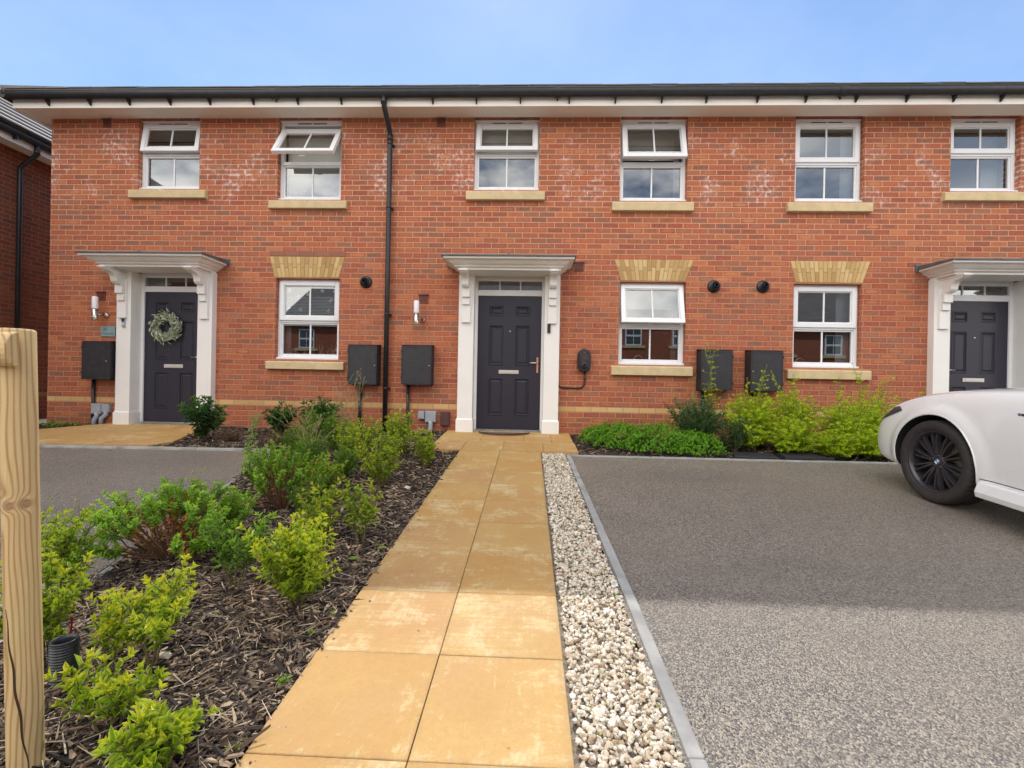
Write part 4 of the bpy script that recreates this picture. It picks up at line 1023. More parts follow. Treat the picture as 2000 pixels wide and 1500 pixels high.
# drying crack running down the post
q=MB(); pts=[]
for i in range(26):
    z=.08-.018*i; t=i/25; a=R(-97+66*t+3*math.sin(i*.9)); cx,cy=pxy(z); w=.0009+.0020*math.sin(PI*min(1,t*1.05))
    for s in (-1,1): a2=a+s*w/.037; pts.append((cx+.0376*math.cos(a2),cy+.0376*math.sin(a2),z))
q.add(pts,[(2*i,2*i+1,2*i+3,2*i+2) for i in range(25)]); q.build('crack','crack',pst,fix=False)
q=MB(); prof=[(-5.440-.034*math.sin(PI*k/10),.766+.046*math.cos(PI*k/10)) for k in range(11)]
q.prism(prof,'x',-2.3,-1.338)
cb=tag(q.build('stake_crossbar','pine',None,bevel=.003,seg=2,origin=(-1.34,-5.44,.72)),'half round timber crossbar end fixed to the tree stake at the left edge','crossbar')
wp=empty('watering_pipe',(-1.60,-5.06,gz(-5.06)),'black corrugated pipe standing in the mulch beside the stake','pipe')
q=MB(); prof=[]; r0=.0365
for i in range(19):
    z=-.04+i*.0095; prof+=[(r0,z),(r0+.0035,z+.002),(r0+.0035,z+.0055),(r0,z+.0075)]
zt=prof[-1][1]; prof+=[(r0+.002,zt),(r0+.002,zt+.006),(r0-.003,zt+.006)]; prof+=[(r0-.004,z) for z in (zt-.01,.0,-.04)]
q.lathe(prof,(-1.585,-5.07,gz(-5.06)),'z',36); o=q.build('pipe_wall','pipe',wp,fix=False)
tg=tag(MB().prism([(-1.82,-.42),(-1.805,-.42),(-1.80,-.33),(-1.812,-.30),(-1.808,-.36)],'y',-5.0,-4.998).build('plastic_label','redtag',None,origin=(-1.81,-5,-.42)),'small red plastic plant label in the mulch behind the corrugated pipe','label')
tg.location=(-1.78,-4.86,-.34)
# black rubber mats lying by the shrubs
for i,(P,l) in enumerate([([(2.33,-1.31),(2.80,-1.325),(2.86,-1.10),(2.42,-1.04)],'left of two flat black covers at the kerb under the shrubs'),([(2.88,-1.327),(3.42,-1.335),(3.30,-1.12),(2.92,-1.10)],'right of two flat black covers at the kerb under the shrubs')]):
    q=MB(); q.add([(x,y,gz(y)+.018+.012*i) for x,y in P]+[(x,y,gz(y)-.01) for x,y in P],[(0,1,2,3),(0,4,5,1),(1,5,6,2),(2,6,7,3),(3,7,4,0)]); tag(q.build('ground_cover_plate','box',None,bevel=.004,origin=(P[0][0],P[0][1],gz(P[0][1]))),l,'cover','flat black covers by the kerb')
# ================================================================== PLANTS
LEAF_F=np.array([(0,5,4,3),(0,3,2,1)])
def leafshape(w=.5,fold=.12,droop=.18,tipw=.75):
    v=np.array([(0,0,0),(-w*.85,.28,fold),(-w*tipw,.68,fold*.9-droop*.35),(0,1,-droop),(w*tipw,.68,fold*.9-droop*.35),(w*.85,.28,fold)],float)
    v[:,0]*=.5; return v
RIM=np.array([0,.9,1,.45,1,.9])
def unit(v): return v/np.maximum(np.linalg.norm(v,axis=-1,keepdims=True),1e-9)
class Plant:
    def __init__(s,loc,name,label,cat,seed,group=None):
        s.rg=np.random.default_rng(seed); x,y=loc; s.base=np.array([x,y,gz(y)-.01]); s.root=empty(name,tuple(s.base),label,cat,group)
        s.P=[];s.D=[];s.N=[];s.L=[];s.A=[]; s.st=MB()
    def leaf(s,p,d,n,L,age): s.P.append(p);s.D.append(d);s.N.append(n);s.L.append(L);s.A.append(age)
    def stem(s,pts,r0,r1,n=5):
        k=len(pts); s.st.tube([tuple(p) for p in pts],[r0+(r1-r0)*i/(k-1) for i in range(k)],n,caps=False)
    def curve(s,p,d,L,n=5,up=.15,wob=.12):
        pts=[p]; d=unit(np.array(d,float))
        for i in range(n):
            d=unit(d+np.array([0,0,up])/n+s.rg.normal(0,wob,3)); pts.append(pts[-1]+d*L/n)
        return pts
    def leaves_on(s,pts,t0,sp,L,out=.9,pairs=True,age0=.2,age1=1.,jit=.25,up=.3,grow=True,tipr=1.15):
        """opposite pairs along a twig"""
        pts=np.array(pts); seg=np.linalg.norm(np.diff(pts,axis=0),axis=1); T=np.concatenate([[0],np.cumsum(seg)]); tot=T[-1]
        t=t0*tot; k=s.rg.integers(0,4)
        while t<tot:
            i=min(np.searchsorted(T,t,side='right')-1,len(seg)-1); f=(t-T[i])/seg[i]; p=pts[i]*(1-f)+pts[i+1]*f; ax=(pts[i+1]-pts[i])/seg[i]
            a=np.cross(ax,[.3,.1,1.]); a=unit(a); b=np.cross(ax,a); ang=(k%2)*PI/2+s.rg.normal(0,.25); q=t/tot
            o=a*math.cos(ang)+b*math.sin(ang); sides=(1,-1) if pairs else ((1,) if k%2 else (-1,))
            for sd in sides:
                d=unit(o*sd*out+ax*(.45+.55*q)+np.array([0,0,up])*.4+s.rg.normal(0,jit*.5,3)); nrm=unit(ax+np.array([0,0,.5])-d*np.dot(ax+np.array([0,0,.5]),d))
                sc=(.55+.45*math.sin(PI*min(1,.2+q*.75))) if grow else 1
                s.leaf(p,d,nrm,L*sc*s.rg.uniform(.55,1.25),np.clip(age0+(age1-age0)*q+s.rg.normal(0,.13),0,1))
            t+=sp*s.rg.uniform(.8,1.25); k+=1
        p=pts[-1]; ax=unit(pts[-1]-pts[-2])
        for j in range(4):
            a=2*PI*j/4+s.rg.uniform(0,1); u=unit(np.cross(ax,[.3,.1,1.])); w=np.cross(ax,u); d=unit(ax*tipr+(u*math.cos(a)+w*math.sin(a))*.6)
            s.leaf(p,d,unit(ax-d*np.dot(ax,d)+1e-3),L*s.rg.uniform(.5,.9),min(1,age1+s.rg.uniform(-.1,.1)))
    def finish(s,mat,shape,stemmat='stem',smooth=False):
        P=np.array(s.P);D=unit(np.array(s.D));N=np.array(s.N); N=unit(N-D*np.sum(N*D,1,keepdims=True)); Sd=np.cross(D,N); L=np.array(s.L)
        m=np.stack([Sd,D,N],2)*L[:,None,None]
        shapes=[(leafshape(*sh),LEAF_F) for sh in shape]
        P[:,2]=np.maximum(P[:,2],[gz(y)+.0 for y in P[:,1]])
        merged('foliage',shapes,s.rg.integers(0,len(shapes),len(P)),m,P,np.array(s.A),mat,parent=s.root,rim=[RIM]*len(shapes))
        if s.st.v: s.st.build('stems',stemmat,s.root,fix=False)
        return s.root
MAT['stem']=simple('green_brown_stem',(.16,.13,.05),.7,.3,40)
MAT['stem_brown']=simple('brown_twigs',(.16,.075,.035),.85,.3,40)
MAT['privet']=leaf_mat('golden_privet_leaf',(.09,.22,.018),(.23,.42,.03),(.54,.56,.04),edge=(.74,.68,.07),trans=.38,edgeamt=.6)
MAT['greenshrub']=leaf_mat('green_shrub_leaf',(.065,.17,.024),(.17,.34,.035),(.38,.52,.05),trans=.34)
MAT['hebe']=leaf_mat('hebe_leaf',(.06,.18,.02),(.17,.38,.03),(.40,.60,.07),trans=.34,rough=.38)
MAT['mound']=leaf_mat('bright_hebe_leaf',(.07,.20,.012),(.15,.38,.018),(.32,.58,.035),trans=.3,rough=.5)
MAT['laurel']=leaf_mat('laurel_leaf',(.016,.055,.015),(.035,.115,.028),(.11,.23,.04),trans=.12,rough=.3)
MAT['bluegreen']=leaf_mat('dark_willow_leaf',(.024,.07,.028),(.05,.13,.045),(.11,.22,.06),trans=.2,rough=.5)
MAT['lonicera']=leaf_mat('honeysuckle_leaf',(.11,.24,.010),(.34,.52,.015),(.60,.68,.022),trans=.38,rough=.5)
MAT['dryleaf']=leaf_mat('orange_dead_leaf',(.20,.055,.015),(.42,.15,.03),(.50,.30,.05),trans=.2,rough=.7)
MAT['heather']=leaf_mat('faded_heather',(.11,.055,.04),(.19,.10,.07),(.26,.18,.12),trans=.1,rough=.8)
MAT['straw']=simple('dry_straw',(.36,.30,.13),.8,.3,30)
MAT['greystem']=simple('pale_green_stem',(.20,.28,.07),.7,.2,30)
def privet(loc,H,Rd,label,seed,stems=7,L=.036,sp=.017,mat='privet',gold=.55,bare=.12,group='golden privet shrubs in the mulch bed',twigs=8,name='privet_shrub',lean=(0,0)):
    H*=(1.12 if loc[1]<-2.6 else .88); Rd*=(1.18 if loc[1]<-2.6 else 1.0); L*=1.12; twigs=int(twigs*1.35); stems+=1; sp*=1.35; gold-=.02
    p=Plant(loc,name,label,'shrub',seed,group)
    for i in range(stems):
        az=2*PI*i/stems+p.rg.normal(0,.4); tilt=math.atan2(Rd,H)*p.rg.uniform(.05,1.05); d=np.array([math.sin(tilt)*math.cos(az)+lean[0],math.sin(tilt)*math.sin(az)+lean[1],math.cos(tilt)]); h=H*p.rg.uniform(.62,1.02)
        b=p.base+np.array([math.cos(az),math.sin(az),0])*p.rg.uniform(0,.03)
        pts=p.curve(b,d,h,7,up=.12,wob=.07); p.stem(pts,.0042,.0014)
        g=p.rg.uniform(-.22,.18)
        p.leaves_on(pts,max(bare,.38),sp,L,age0=.15+g,age1=gold+.25+g)
        pa=np.array(pts)
        for j in range(twigs):
            t=bare+(1-bare)*(j+p.rg.random())/twigs; f=t*7; k=min(int(f),6); q=pa[k]*(1-f+k)+pa[k+1]*(f-k); a=p.rg.uniform(0,2*PI)
            dd=np.array([math.cos(a),math.sin(a),p.rg.uniform(.5,1.1)]); tw=p.curve(q,dd,(Rd*.62+.02)*p.rg.uniform(.45,1.)*(1.25-.6*t),4,up=.3,wob=.1)
            p.stem(tw,.0022,.0010,4); p.leaves_on(tw,.12,sp,L*.92,age0=.05+g,age1=gold+g+.35*t)
    return p.finish(mat,[(.44,.16,.20),(.40,.12,.34),(.48,.20,.06),(.36,.10,.15)])
privet((-1.367,-4.95),.30,.17,'golden privet on two thin bare stems left of the mulch centre',101,stems=5,L=.036,bare=.3,gold=.62,twigs=8)
privet((-1.50,-4.99),.24,.08,'thin very yellow privet sprig right behind the corrugated pipe',102,stems=3,L=.036,gold=.95,bare=.2,twigs=5)
privet((-1.253,-5.25),.21,.11,'low golden privet with large leaves just right of the stake',103,stems=4,L=.040,gold=.62,bare=.25,twigs=5,lean=(.05,0))
privet((-1.00,-5.385),.165,.125,'golden privet cut by the bottom edge of the photo beside the path',104,stems=6,L=.040,gold=.6,bare=.1,twigs=6)
privet((-1.83,-4.93),.36,.13,'dense golden privet directly behind the right side of the stake',105,stems=6,L=.036,gold=.55,twigs=9)
privet((-2.18,-4.52),.34,.16,'yellow tipped green shrub behind the stake at the tarmac edge',106,stems=8,L=.030,gold=.45,twigs=9)
privet((-2.00,-5.02),.33,.14,'golden privet showing at the very left edge beyond the stake',107,stems=6,L=.036,gold=.6,twigs=8)
privet((-1.02,-4.56),.36,.20,'largest golden privet bush right of centre in the sunlit mulch',108,stems=11,L=.036,sp=.015,gold=.55,bare=.14,twigs=10)
privet((-1.40,-4.42),.36,.13,'green upright privet left of the largest golden bush',109,stems=6,L=.032,gold=.35,bare=.28,twigs=8,mat='greenshrub')
privet((-1.24,-3.88),.33,.14,'yellow green privet left half of the pair in mid bed',110,stems=6,L=.034,sp=.02,gold=.5,twigs=8)
privet((-1.00,-3.86),.35,.14,'darker privet with yellow tips right half of the pair near the path',111,stems=5,L=.036,sp=.022,gold=.35,bare=.2,twigs=7,mat='privet')
privet((-1.24,-2.70),.40,.22,'rounded golden privet halfway to the house near the path',112,stems=10,L=.036,sp=.022,gold=.55,twigs=9,bare=.08)
privet((-1.02,-2.03),.46,.19,'narrow golden privet nearest the apron and door',113,stems=8,L=.040,sp=.026,gold=.55,twigs=8,bare=.08)
privet((-1.42,-1.62),.55,.24,'tall golden privet below the downpipe',114,stems=9,L=.042,sp=.028,gold=.5,twigs=9,bare=.05)
privet((-1.80,-1.75),.48,.26,'bushy green privet between meter box duct and tall golden one',115,stems=9,L=.040,sp=.028,gold=.35,twigs=9,bare=.05)
privet((-2.05,-2.35),.40,.25,'soft green shrub in the middle of the crowded far bed',116,stems=9,L=.034,sp=.026,gold=.3,twigs=8,bare=.05,mat='greenshrub')
privet((-1.62,-2.55),.30,.20,'low fresh green shrub filling the gap behind the rounded golden privet',117,stems=8,L=.032,sp=.024,gold=.3,twigs=7,bare=.05,mat='greenshrub')
privet((-2.45,-1.75),.42,.24,'dull green shrub at the left of the crowded far bed',118,stems=8,L=.034,sp=.028,gold=.25,twigs=8,bare=.05,mat='greenshrub')
privet((-1.55,-3.45),.26,.15,'small green shrub behind the mid bed pair',119,stems=6,L=.030,sp=.022,gold=.25,twigs=6,bare=.05,mat='greenshrub')
for i,(x,y,H,Rd,mt,l) in enumerate([
 (-2.20,-1.45,.50,.26,'greenshrub','fresh green shrub by the left kerb corner below the meter box'),
 (-1.75,-2.15,.44,.24,'privet','golden privet in the heart of the crowded far bed'),
 (-2.05,-2.95,.36,.22,'greenshrub','low green shrub behind the leggy hebe'),
 (-2.60,-1.15,.46,.26,'greenshrub','light green shrub in front of the far laurels'),
 (-1.55,-1.25,.48,.22,'greenshrub','leafy green shrub against the brick under the centre meter box'),
 (-1.62,-3.00,.30,.18,'privet','small golden privet between leggy hebe and rounded golden privet'),
]):
    privet((x,y),H,Rd,l,150+i,stems=8,L=.034,sp=.022,gold=.35,bare=.06,twigs=8,mat=mt)
def hebe(loc,H,Rd,label,seed,n=46,L=.021,dead=.045,woody=.55,mat='hebe'):
    p=Plant(loc,'hebe_shrub',label,'shrub',seed,'spreading hebe shrubs'); dl=[]
    for i in range(n):
        az=p.rg.uniform(0,2*PI); el=math.acos(p.rg.uniform(.12,1)); r=p.rg.uniform(.82,1.05)
        tip=np.array([Rd*math.sin(el)*math.cos(az),Rd*math.sin(el)*math.sin(az),H*(.25+.75*math.cos(el))])*r*1.08
        mid=tip*np.array([.5,.5,.42]); pts=[p.base+np.array([tip[0],tip[1],0])*.1, p.base+mid+p.rg.normal(0,.012,3), p.base+tip*.8, p.base+tip+np.array([0,0,.02])]
        P=[]
        for k in range(3):
            for f in (0,.5): P.append(pts[k]*(1-f)+pts[k+1]*f)
        P.append(pts[3]); p.stem(P,.0045,.0016)
        for j in range(4):
            q=P[3+j%3]; dd=unit(tip+p.rg.normal(0,.18,3)+np.array([0,0,.08])); tw=p.curve(q,dd,.085*p.rg.uniform(.6,1.3),4,up=.5,wob=.08); p.stem(tw,.002,.0015,4)
            p.leaves_on(tw,.1,.0085,L,age0=.25,age1=.95,out=1.0,jit=.15,grow=False)
        p.leaves_on(P[3:],.2,.0085,L,age0=.25,age1=.95,out=1.0,jit=.15,grow=False)
    root=p.finish(mat,[(.42,.10,.12,.85),(.40,.06,.2,.85)],'stem_brown')
    m=int(len(p.P)*dead); rg=p.rg
    if m:
        q=Plant.__new__(Plant); q.rg=rg; q.base=p.base; q.root=root; q.st=MB(); idx=rg.integers(0,len(p.P),m)
        q.P=[p.base+(p.P[i]-p.base)*rg.uniform(.55,.92) for i in idx]; q.D=[unit(rg.normal(0,1,3)+np.array([0,0,-.2])) for i in idx]; q.N=[rg.normal(0,1,3) for i in idx]; q.L=[L*rg.uniform(.8,1.5) for i in idx]; q.A=list(rg.random(m))
        P=np.array(q.P);D=unit(np.array(q.D));N=np.array(q.N);N=unit(N-D*np.sum(N*D,1,keepdims=True)); mm=np.stack([np.cross(D,N),D,N],2)*np.array(q.L)[:,None,None]
        merged('dead_leaves',[(leafshape(.5,.2,.3),LEAF_F)],np.zeros(m,int),mm,P,np.array(q.A),'dryleaf',parent=root)
    return root
hebe((-1.98,-4.10),.35,.40,'wide spreading hebe with orange dead leaves beside the left drive',201,n=66,L=.028)
hebe((-1.80,-3.28),.42,.31,'leggy hebe with bare brown stems behind the wide one',202,n=40,dead=.03,L=.025)
def mound(cx,cy,rx,ry,h,label,seed,n=1500,L=.017):
    p=Plant((cx,cy),'hebe_mound',label,'shrub',seed,'low bright green mounds by the right kerb')
    for i in range(n):
        az=p.rg.uniform(0,2*PI); c=p.rg.random(); el=math.acos(c**.8); bump=1+.10*math.sin(az*5+cx*9)+.12*math.sin(az*11+el*7+cx*5)+abs(p.rg.normal(0,.10))
        q=np.array([rx*math.sin(el)*math.cos(az),ry*math.sin(el)*math.sin(az),h*math.cos(el)+.02])*bump; nn=unit(q/np.array([rx,ry,h])**1.3+np.array([0,0,.7])+p.rg.normal(0,.15,3)); b=p.base+q
        u=unit(np.cross(nn,[.2,.9,.1])); w=np.cross(nn,u)
        for j in range(9):
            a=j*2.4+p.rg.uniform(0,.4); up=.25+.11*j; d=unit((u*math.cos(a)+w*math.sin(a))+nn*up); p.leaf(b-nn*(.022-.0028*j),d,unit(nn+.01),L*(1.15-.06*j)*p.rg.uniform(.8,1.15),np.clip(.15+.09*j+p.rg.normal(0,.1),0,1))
    q=MB()
    return p.finish(MAT['mound'],[(.5,.1,.1,.9)])
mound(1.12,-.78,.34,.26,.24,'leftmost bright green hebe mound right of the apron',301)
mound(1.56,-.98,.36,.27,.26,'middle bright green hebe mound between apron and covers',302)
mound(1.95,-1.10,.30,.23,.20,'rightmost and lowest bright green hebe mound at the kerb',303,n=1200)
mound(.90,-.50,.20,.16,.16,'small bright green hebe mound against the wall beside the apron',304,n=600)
def laurel(loc,H,Rd,label,seed,n=14,L=.095,mat='laurel',name='laurel_shrub',group='dark laurel shrubs by the wall',sp=.024,shape=(.34,.10,.22)):
    p=Plant(loc,name,label,'shrub',seed,group)
    for i in range(n):
        az=p.rg.uniform(0,2*PI); tl=p.rg.uniform(.0,1.)*math.atan2(Rd,H)*1.1; d=np.array([math.sin(tl)*math.cos(az),math.sin(tl)*math.sin(az),math.cos(tl)]); pts=p.curve(p.base,d,math.hypot(H,Rd*math.sin(tl))*p.rg.uniform(.6,1.),6,up=.1,wob=.1); p.stem(pts,.006,.002)
        p.leaves_on(pts,.15,sp,L,pairs=False,age0=.1,age1=.8,out=.8,jit=.3)
        for j in range(3):
            q=pts[2+j]; dd=np.array([p.rg.normal(),p.rg.normal(),.8]); tw=p.curve(q,dd,Rd*.6,4,up=.3); p.stem(tw,.003,.0015,4); p.leaves_on(tw,.1,sp,L*.9,pairs=False,age0=.1,age1=.8,out=.8)
    return p.finish(mat,[shape,(shape[0]*.9,shape[1],shape[2]*1.8)])
laurel((-4.05,-.95),.56,.36,'dark green laurel right of the wreath door on the apron edge',401,n=15)
laurel((-3.28,-.60),.44,.30,'dark laurel against the wall below the left kitchen window',402,n=13)
laurel((-2.72,-.62),.50,.34,'dark laurel half hidden by wispy grasses right of the left kitchen window',403,n=14)
laurel((2.10,-.80),.62,.50,'dark blue green willow leaved shrub between mounds and yellow shrubs',404,n=34,L=.062,mat='bluegreen',name='dark_shrub',group=None,sp=.016,shape=(.24,.08,.2))
laurel((2.50,-.95),.42,.34,'low dark leafy shrub in front of the black meter boxes',405,n=20,L=.055,mat='bluegreen',name='dark_shrub',group=None,sp=.018,shape=(.24,.08,.2))
def heather(loc,H,Rd,label,seed):
    p=Plant(loc,'heather_clump',label,'plant',seed,'faded heather clumps')
    for i in range(70):
        az=p.rg.uniform(0,2*PI); d=np.array([math.cos(az)*Rd/H*p.rg.uniform(.2,1.3),math.sin(az)*Rd/H*p.rg.uniform(.2,1.3),1]); pts=p.curve(p.base,d,H*p.rg.uniform(.7,1.1),4,up=-.2); p.stem(pts,.002,.001,3); p.leaves_on(pts,.35,.012,.014,age0=.2,age1=.9)
    return p.finish('heather',[(.4,.1,.1)],'stem_brown')
heather((-3.66,-1.05),.20,.20,'small faded brown heather right of the first dark laurel',451)
heather((-2.98,-1.18),.24,.26,'larger faded brown heather in front of the far bed laurels',452)
def lonicera(loc,H,Rd,label,seed,n=30,spikes=2,L=.030):
    n=int(n*1.5); H*=1.1; Rd*=1.3
    p=Plant(loc,'honeysuckle_shrub',label,'shrub',seed,'yellow green honeysuckle shrubs before the right house')
    for i in range(n+spikes):
        sp_=i>=n; az=p.rg.uniform(0,2*PI); tl=p.rg.uniform(.1,1.)*math.atan2(Rd,H)*1.15 if not sp_ else p.rg.uniform(0,.12); h=(H*p.rg.uniform(.55,.95)) if not sp_ else H*p.rg.uniform(1.1,1.35)
        d=np.array([math.sin(tl)*math.cos(az),math.sin(tl)*math.sin(az),math.cos(tl)]); pts=p.curve(p.base+p.rg.normal(0,.04,3)*[1,1,0],d,h,7,up=-.05 if not sp_ else .1,wob=.09); p.stem(pts,.004,.0015,4)
        pa=np.array(pts); g=p.rg.uniform(-.15,.15)
        for j in range(12 if not sp_ else 16):
            t=.12+.86*j/(12 if not sp_ else 16); f=t*7; k=min(int(f),6); q=pa[k]*(1-f+k)+pa[k+1]*(f-k); a=p.rg.uniform(0,2*PI); dd=np.array([math.cos(a),math.sin(a),.45]); ln=p.rg.uniform(.10,.20)*(1.15-.7*t)*(1.1 if not sp_ else .8)
            tw=p.curve(q,dd,ln,4,up=-.25,wob=.06); p.stem(tw,.0018,.0009,3); p.leaves_on(tw,.05,.0115,L*.8,age0=.2+g+.25*t,age1=.75+g+.3*t,out=1.1,jit=.12,up=.1,grow=False)
        p.leaves_on(pts,.5,.018,L*.8,age0=.3+g,age1=.8+g,out=1.1)
    return p.finish('lonicera',[(.48,.08,.1,.85)],'stem')
lonicera((2.72,-.80),.72,.30,'narrow yellow green honeysuckle in front of the left black box of the pair',501,n=26,spikes=2)
lonicera((3.10,-1.02),.50,.32,'low yellow green honeysuckle spilling over the black covers',502,n=26,spikes=0)
lonicera((3.32,-.70),.78,.26,'tallest spiky honeysuckle under the left end of the right window sill',503,n=22,spikes=3)
lonicera((3.72,-.98),.66,.34,'bushy honeysuckle below the middle of the right window sill',504,n=30,spikes=2)
lonicera((4.12,-.80),.80,.32,'honeysuckle with long arching shoots under the right end of the sill',505,n=28,spikes=3)
lonicera((3.95,-1.12),.42,.30,'low honeysuckle skirt in front of the car nose',506,n=24,spikes=0)
lonicera((4.45,-.95),.60,.30,'honeysuckle touching the nose of the white car',507,n=24,spikes=1)
lonicera((2.95,-.62),.70,.26,'upright honeysuckle between the two black meter boxes',509,n=22,spikes=1)
lonicera((3.55,-1.15),.40,.30,'sprawling honeysuckle at the right end of the black covers',510,n=22,spikes=0)
lonicera((4.30,-1.15),.36,.26,'low honeysuckle clump tucked under the car nose',511,n=18,spikes=0)
lonicera((2.38,-.45),.95,.12,'wispy thin shoots rising in front of the left black box of the pair',508,n=3,spikes=3,L=.02)
def wisps(loc,H,Rd,n,label,seed,mat='straw',seeds=True,name='wispy_weed',hd=.006):
    rg=np.random.default_rng(seed); x,y=loc; r=empty(name,(x,y,gz(y)),label,'weed','wispy weeds'); st=MB(); hd_=MB(); b=np.array([x,y,gz(y)])
    for i in range(n):
        az=rg.uniform(0,2*PI); d=unit(np.array([math.cos(az)*Rd/H*rg.uniform(.1,1.2),math.sin(az)*Rd/H*rg.uniform(.1,1.2),1.])); h=H*rg.uniform(.5,1.05); pts=[b]
        for k in range(7): d=unit(d+rg.normal(0,.09,3)-np.array([0,0,.03])); pts.append(pts[-1]+d*h/7)
        st.tube([tuple(q) for q in pts],[.0030-.00025*k for k in range(8)],4,caps=False)
        for k in range(3,8):
            for _ in range(2 if seeds else 1):
                e=pts[k]+rg.normal(0,1,3)*np.array([.04,.04,.03])*H*1.2; st.tube([tuple(pts[k-1]),tuple((pts[k-1]+e)/2+[0,0,.004]),tuple(e)],.0015,3,caps=False)
                if seeds and rg.random()<.75: hd_.lathe([(0,-hd),(hd,0),(0,hd)],tuple(e),'z',5)
        hd_.lathe([(0,-hd*1.2),(hd*1.2,0),(0,hd*1.4)],tuple(pts[-1]),'z',6)
    st.build('stalks',mat,r,fix=False); tag(hd_.build('seed_heads','straw',r,fix=False),kind='stuff'); return r
wisps((-2.35,-.75),.95,.25,16,'tall dry feathery weed in front of the brick right of the left window',601)
wisps((-2.60,-1.35),.62,.30,14,'pale straw coloured wispy weed in the crowded far bed',602,hd=.005)
wisps((-2.25,-1.95),.50,.22,12,'dry wispy weed beside the soft green shrub',603,hd=.005)
wisps((-2.12,-3.92),.50,.16,7,'thin green flower stalks with small brown heads rising behind the wide hebe',604,'greystem',False,hd=.009)
wisps((-2.22,-4.42),.42,.30,9,'thin tangled green stalks with buds between stake and wide hebe',605,'greystem',False,hd=.007)
wisps((2.15,-.55),.85,.22,10,'thin greenish feathery weed left of the black meter boxes',606,'greystem',hd=.004)
wisps((4.6,-.55),.80,.22,9,'thin reddish green weed just left of the car nose by the wall',607,'greystem',hd=.004)
# spiky docks, one brown seed spike by the left kerb
q=empty('dock_weed',(-2.55,-2.6,gz(-2.6)),'yellow green seed spike leaning over the tarmac edge','weed'); st=MB(); rg=np.random.default_rng(77)
pts=[(-2.55+.02*k,-2.6,gz(-2.6)+.08*k) for k in range(8)]; st.tube(pts,.004,5)
for k in range(160):
    t=rg.uniform(2.5,7); e=(-2.55+.02*t+rg.normal(0,.02),-2.6+rg.normal(0,.02),gz(-2.6)+.08*t+rg.normal(0,.01)); st.lathe([(0,-.008),(.008,0),(0,.009)],e,'z',5)
st.build('seed_spike','greystem',q,fix=False)
# small ground weeds
def rosette(x,y,s,label,seed,n=9,mat='greenshrub'):
    p=Plant((x,y),'seedling',label,'weed',seed,'small seedlings')
    for i in range(n):
        a=i*2.4; d=unit(np.array([math.cos(a),math.sin(a),.35+.05*i])); p.leaf(p.base+np.array([0,0,.012]),d,np.array([0,0,1.]),s*p.rg.uniform(.7,1.1),p.rg.uniform(.4,1))
    return p.finish(mat,[(.6,.1,.2)])
for i,(x,y,s,l) in enumerate([(-.835,-5.03,.035,'bright green round leaved seedling at the near path edge'),(-.83,-4.62,.028,'small seedling at the path edge below the largest privet'),(-.87,-4.75,.025,'tiny seedling in the mulch close to the path'),(-.84,-3.95,.03,'seedling at the path edge in mid bed'),(-.95,-4.1,.03,'small weed beside the mid bed pair'),(-.83,-5.30,.03,'seedling by the path at the bottom edge'),(-1.62,-4.25,.03,'little green weed under the wide hebe'),(-.9,-2.55,.03,'little weed by the path near the far shrubs')]): rosette(x,y,s,l,700+i)
p=Plant((.3,-3),'gravel_weeds','tiny green weeds growing through the pale gravel strip','weed',720)
for k in range(60):
    x=p.rg.uniform(.17,.45); y=p.rg.uniform(-5.6,-1.4)
    for j in range(5): a=p.rg.uniform(0,6.28); p.leaf(np.array([x,y,gz(y)-.008]),unit(np.array([math.cos(a),math.sin(a),1.2])),np.array([0,0,1.]),p.rg.uniform(.009,.02),p.rg.uniform(.2,1))
o=p.finish('greenshrub',[(.4,.1,.1)]); 
for ch in o.children: ch.name='weed_leaves'; ch['kind']='stuff'
p=Plant((-6.8,-.6),'ground_weeds','patch of low green weeds left of the wreath door','weed',721)
for k in range(420):
    x=p.rg.uniform(-8.6,-6.3); y=p.rg.uniform(-1.35,-.05)
    if x>-6.2+(y)*.85: continue
    for j in range(5): a=p.rg.uniform(0,6.28); p.leaf(np.array([x,y,gz(y)]),unit(np.array([math.cos(a),math.sin(a),1.])),np.array([0,0,1.]),p.rg.uniform(.02,.06),p.rg.uniform(.1,.7))
o=p.finish('greenshrub',[(.5,.1,.1)])
for ch in o.children: ch.name='weed_leaves'; ch['kind']='stuff'
# the wreath on the left door
p=Plant((-5.39,-.02),'door_wreath','green and white leafy wreath hanging on the left dark front door','wreath',731)
p.root.location=(-5.39,.06,1.44); c=np.array([-5.39,.055,1.44])
MAT['wreath']=leaf_mat('wreath_leaf',(.16,.24,.11),(.36,.42,.27),(.70,.72,.62),trans=.15,rough=.7)
for i in range(560):
    a=p.rg.uniform(0,2*PI); r=.155+p.rg.normal(0,.034)+.02*math.cos(a-2.6); b=c+np.array([math.cos(a)*r,p.rg.normal(-.01,.016),math.sin(a)*r]); d=unit(np.array([-math.sin(a),0,math.cos(a)])*1.1+np.array([math.cos(a),0,math.sin(a)])*p.rg.normal(.35,.6)+p.rg.normal(0,.3,3)); p.leaf(b,d,np.array([0,-1,0])+p.rg.normal(0,.5,3),p.rg.uniform(.045,.085),p.rg.random())
P=np.array(p.P);D=unit(np.array(p.D));N=np.array(p.N);N=unit(N-D*np.sum(N*D,1,keepdims=True)); mm=np.stack([np.cross(D,N),D,N],2)*np.array(p.L)[:,None,None]
merged('wreath_leaves',[(leafshape(.30,.08,.1),LEAF_F)],np.zeros(len(P),int),mm,P,np.array(p.A),'wreath',parent=p.root)
q=MB(); q.tube([(-5.39+.155*math.cos(2*PI*k/24),.06,1.44+.155*math.sin(2*PI*k/24)) for k in range(25)],.010,6)
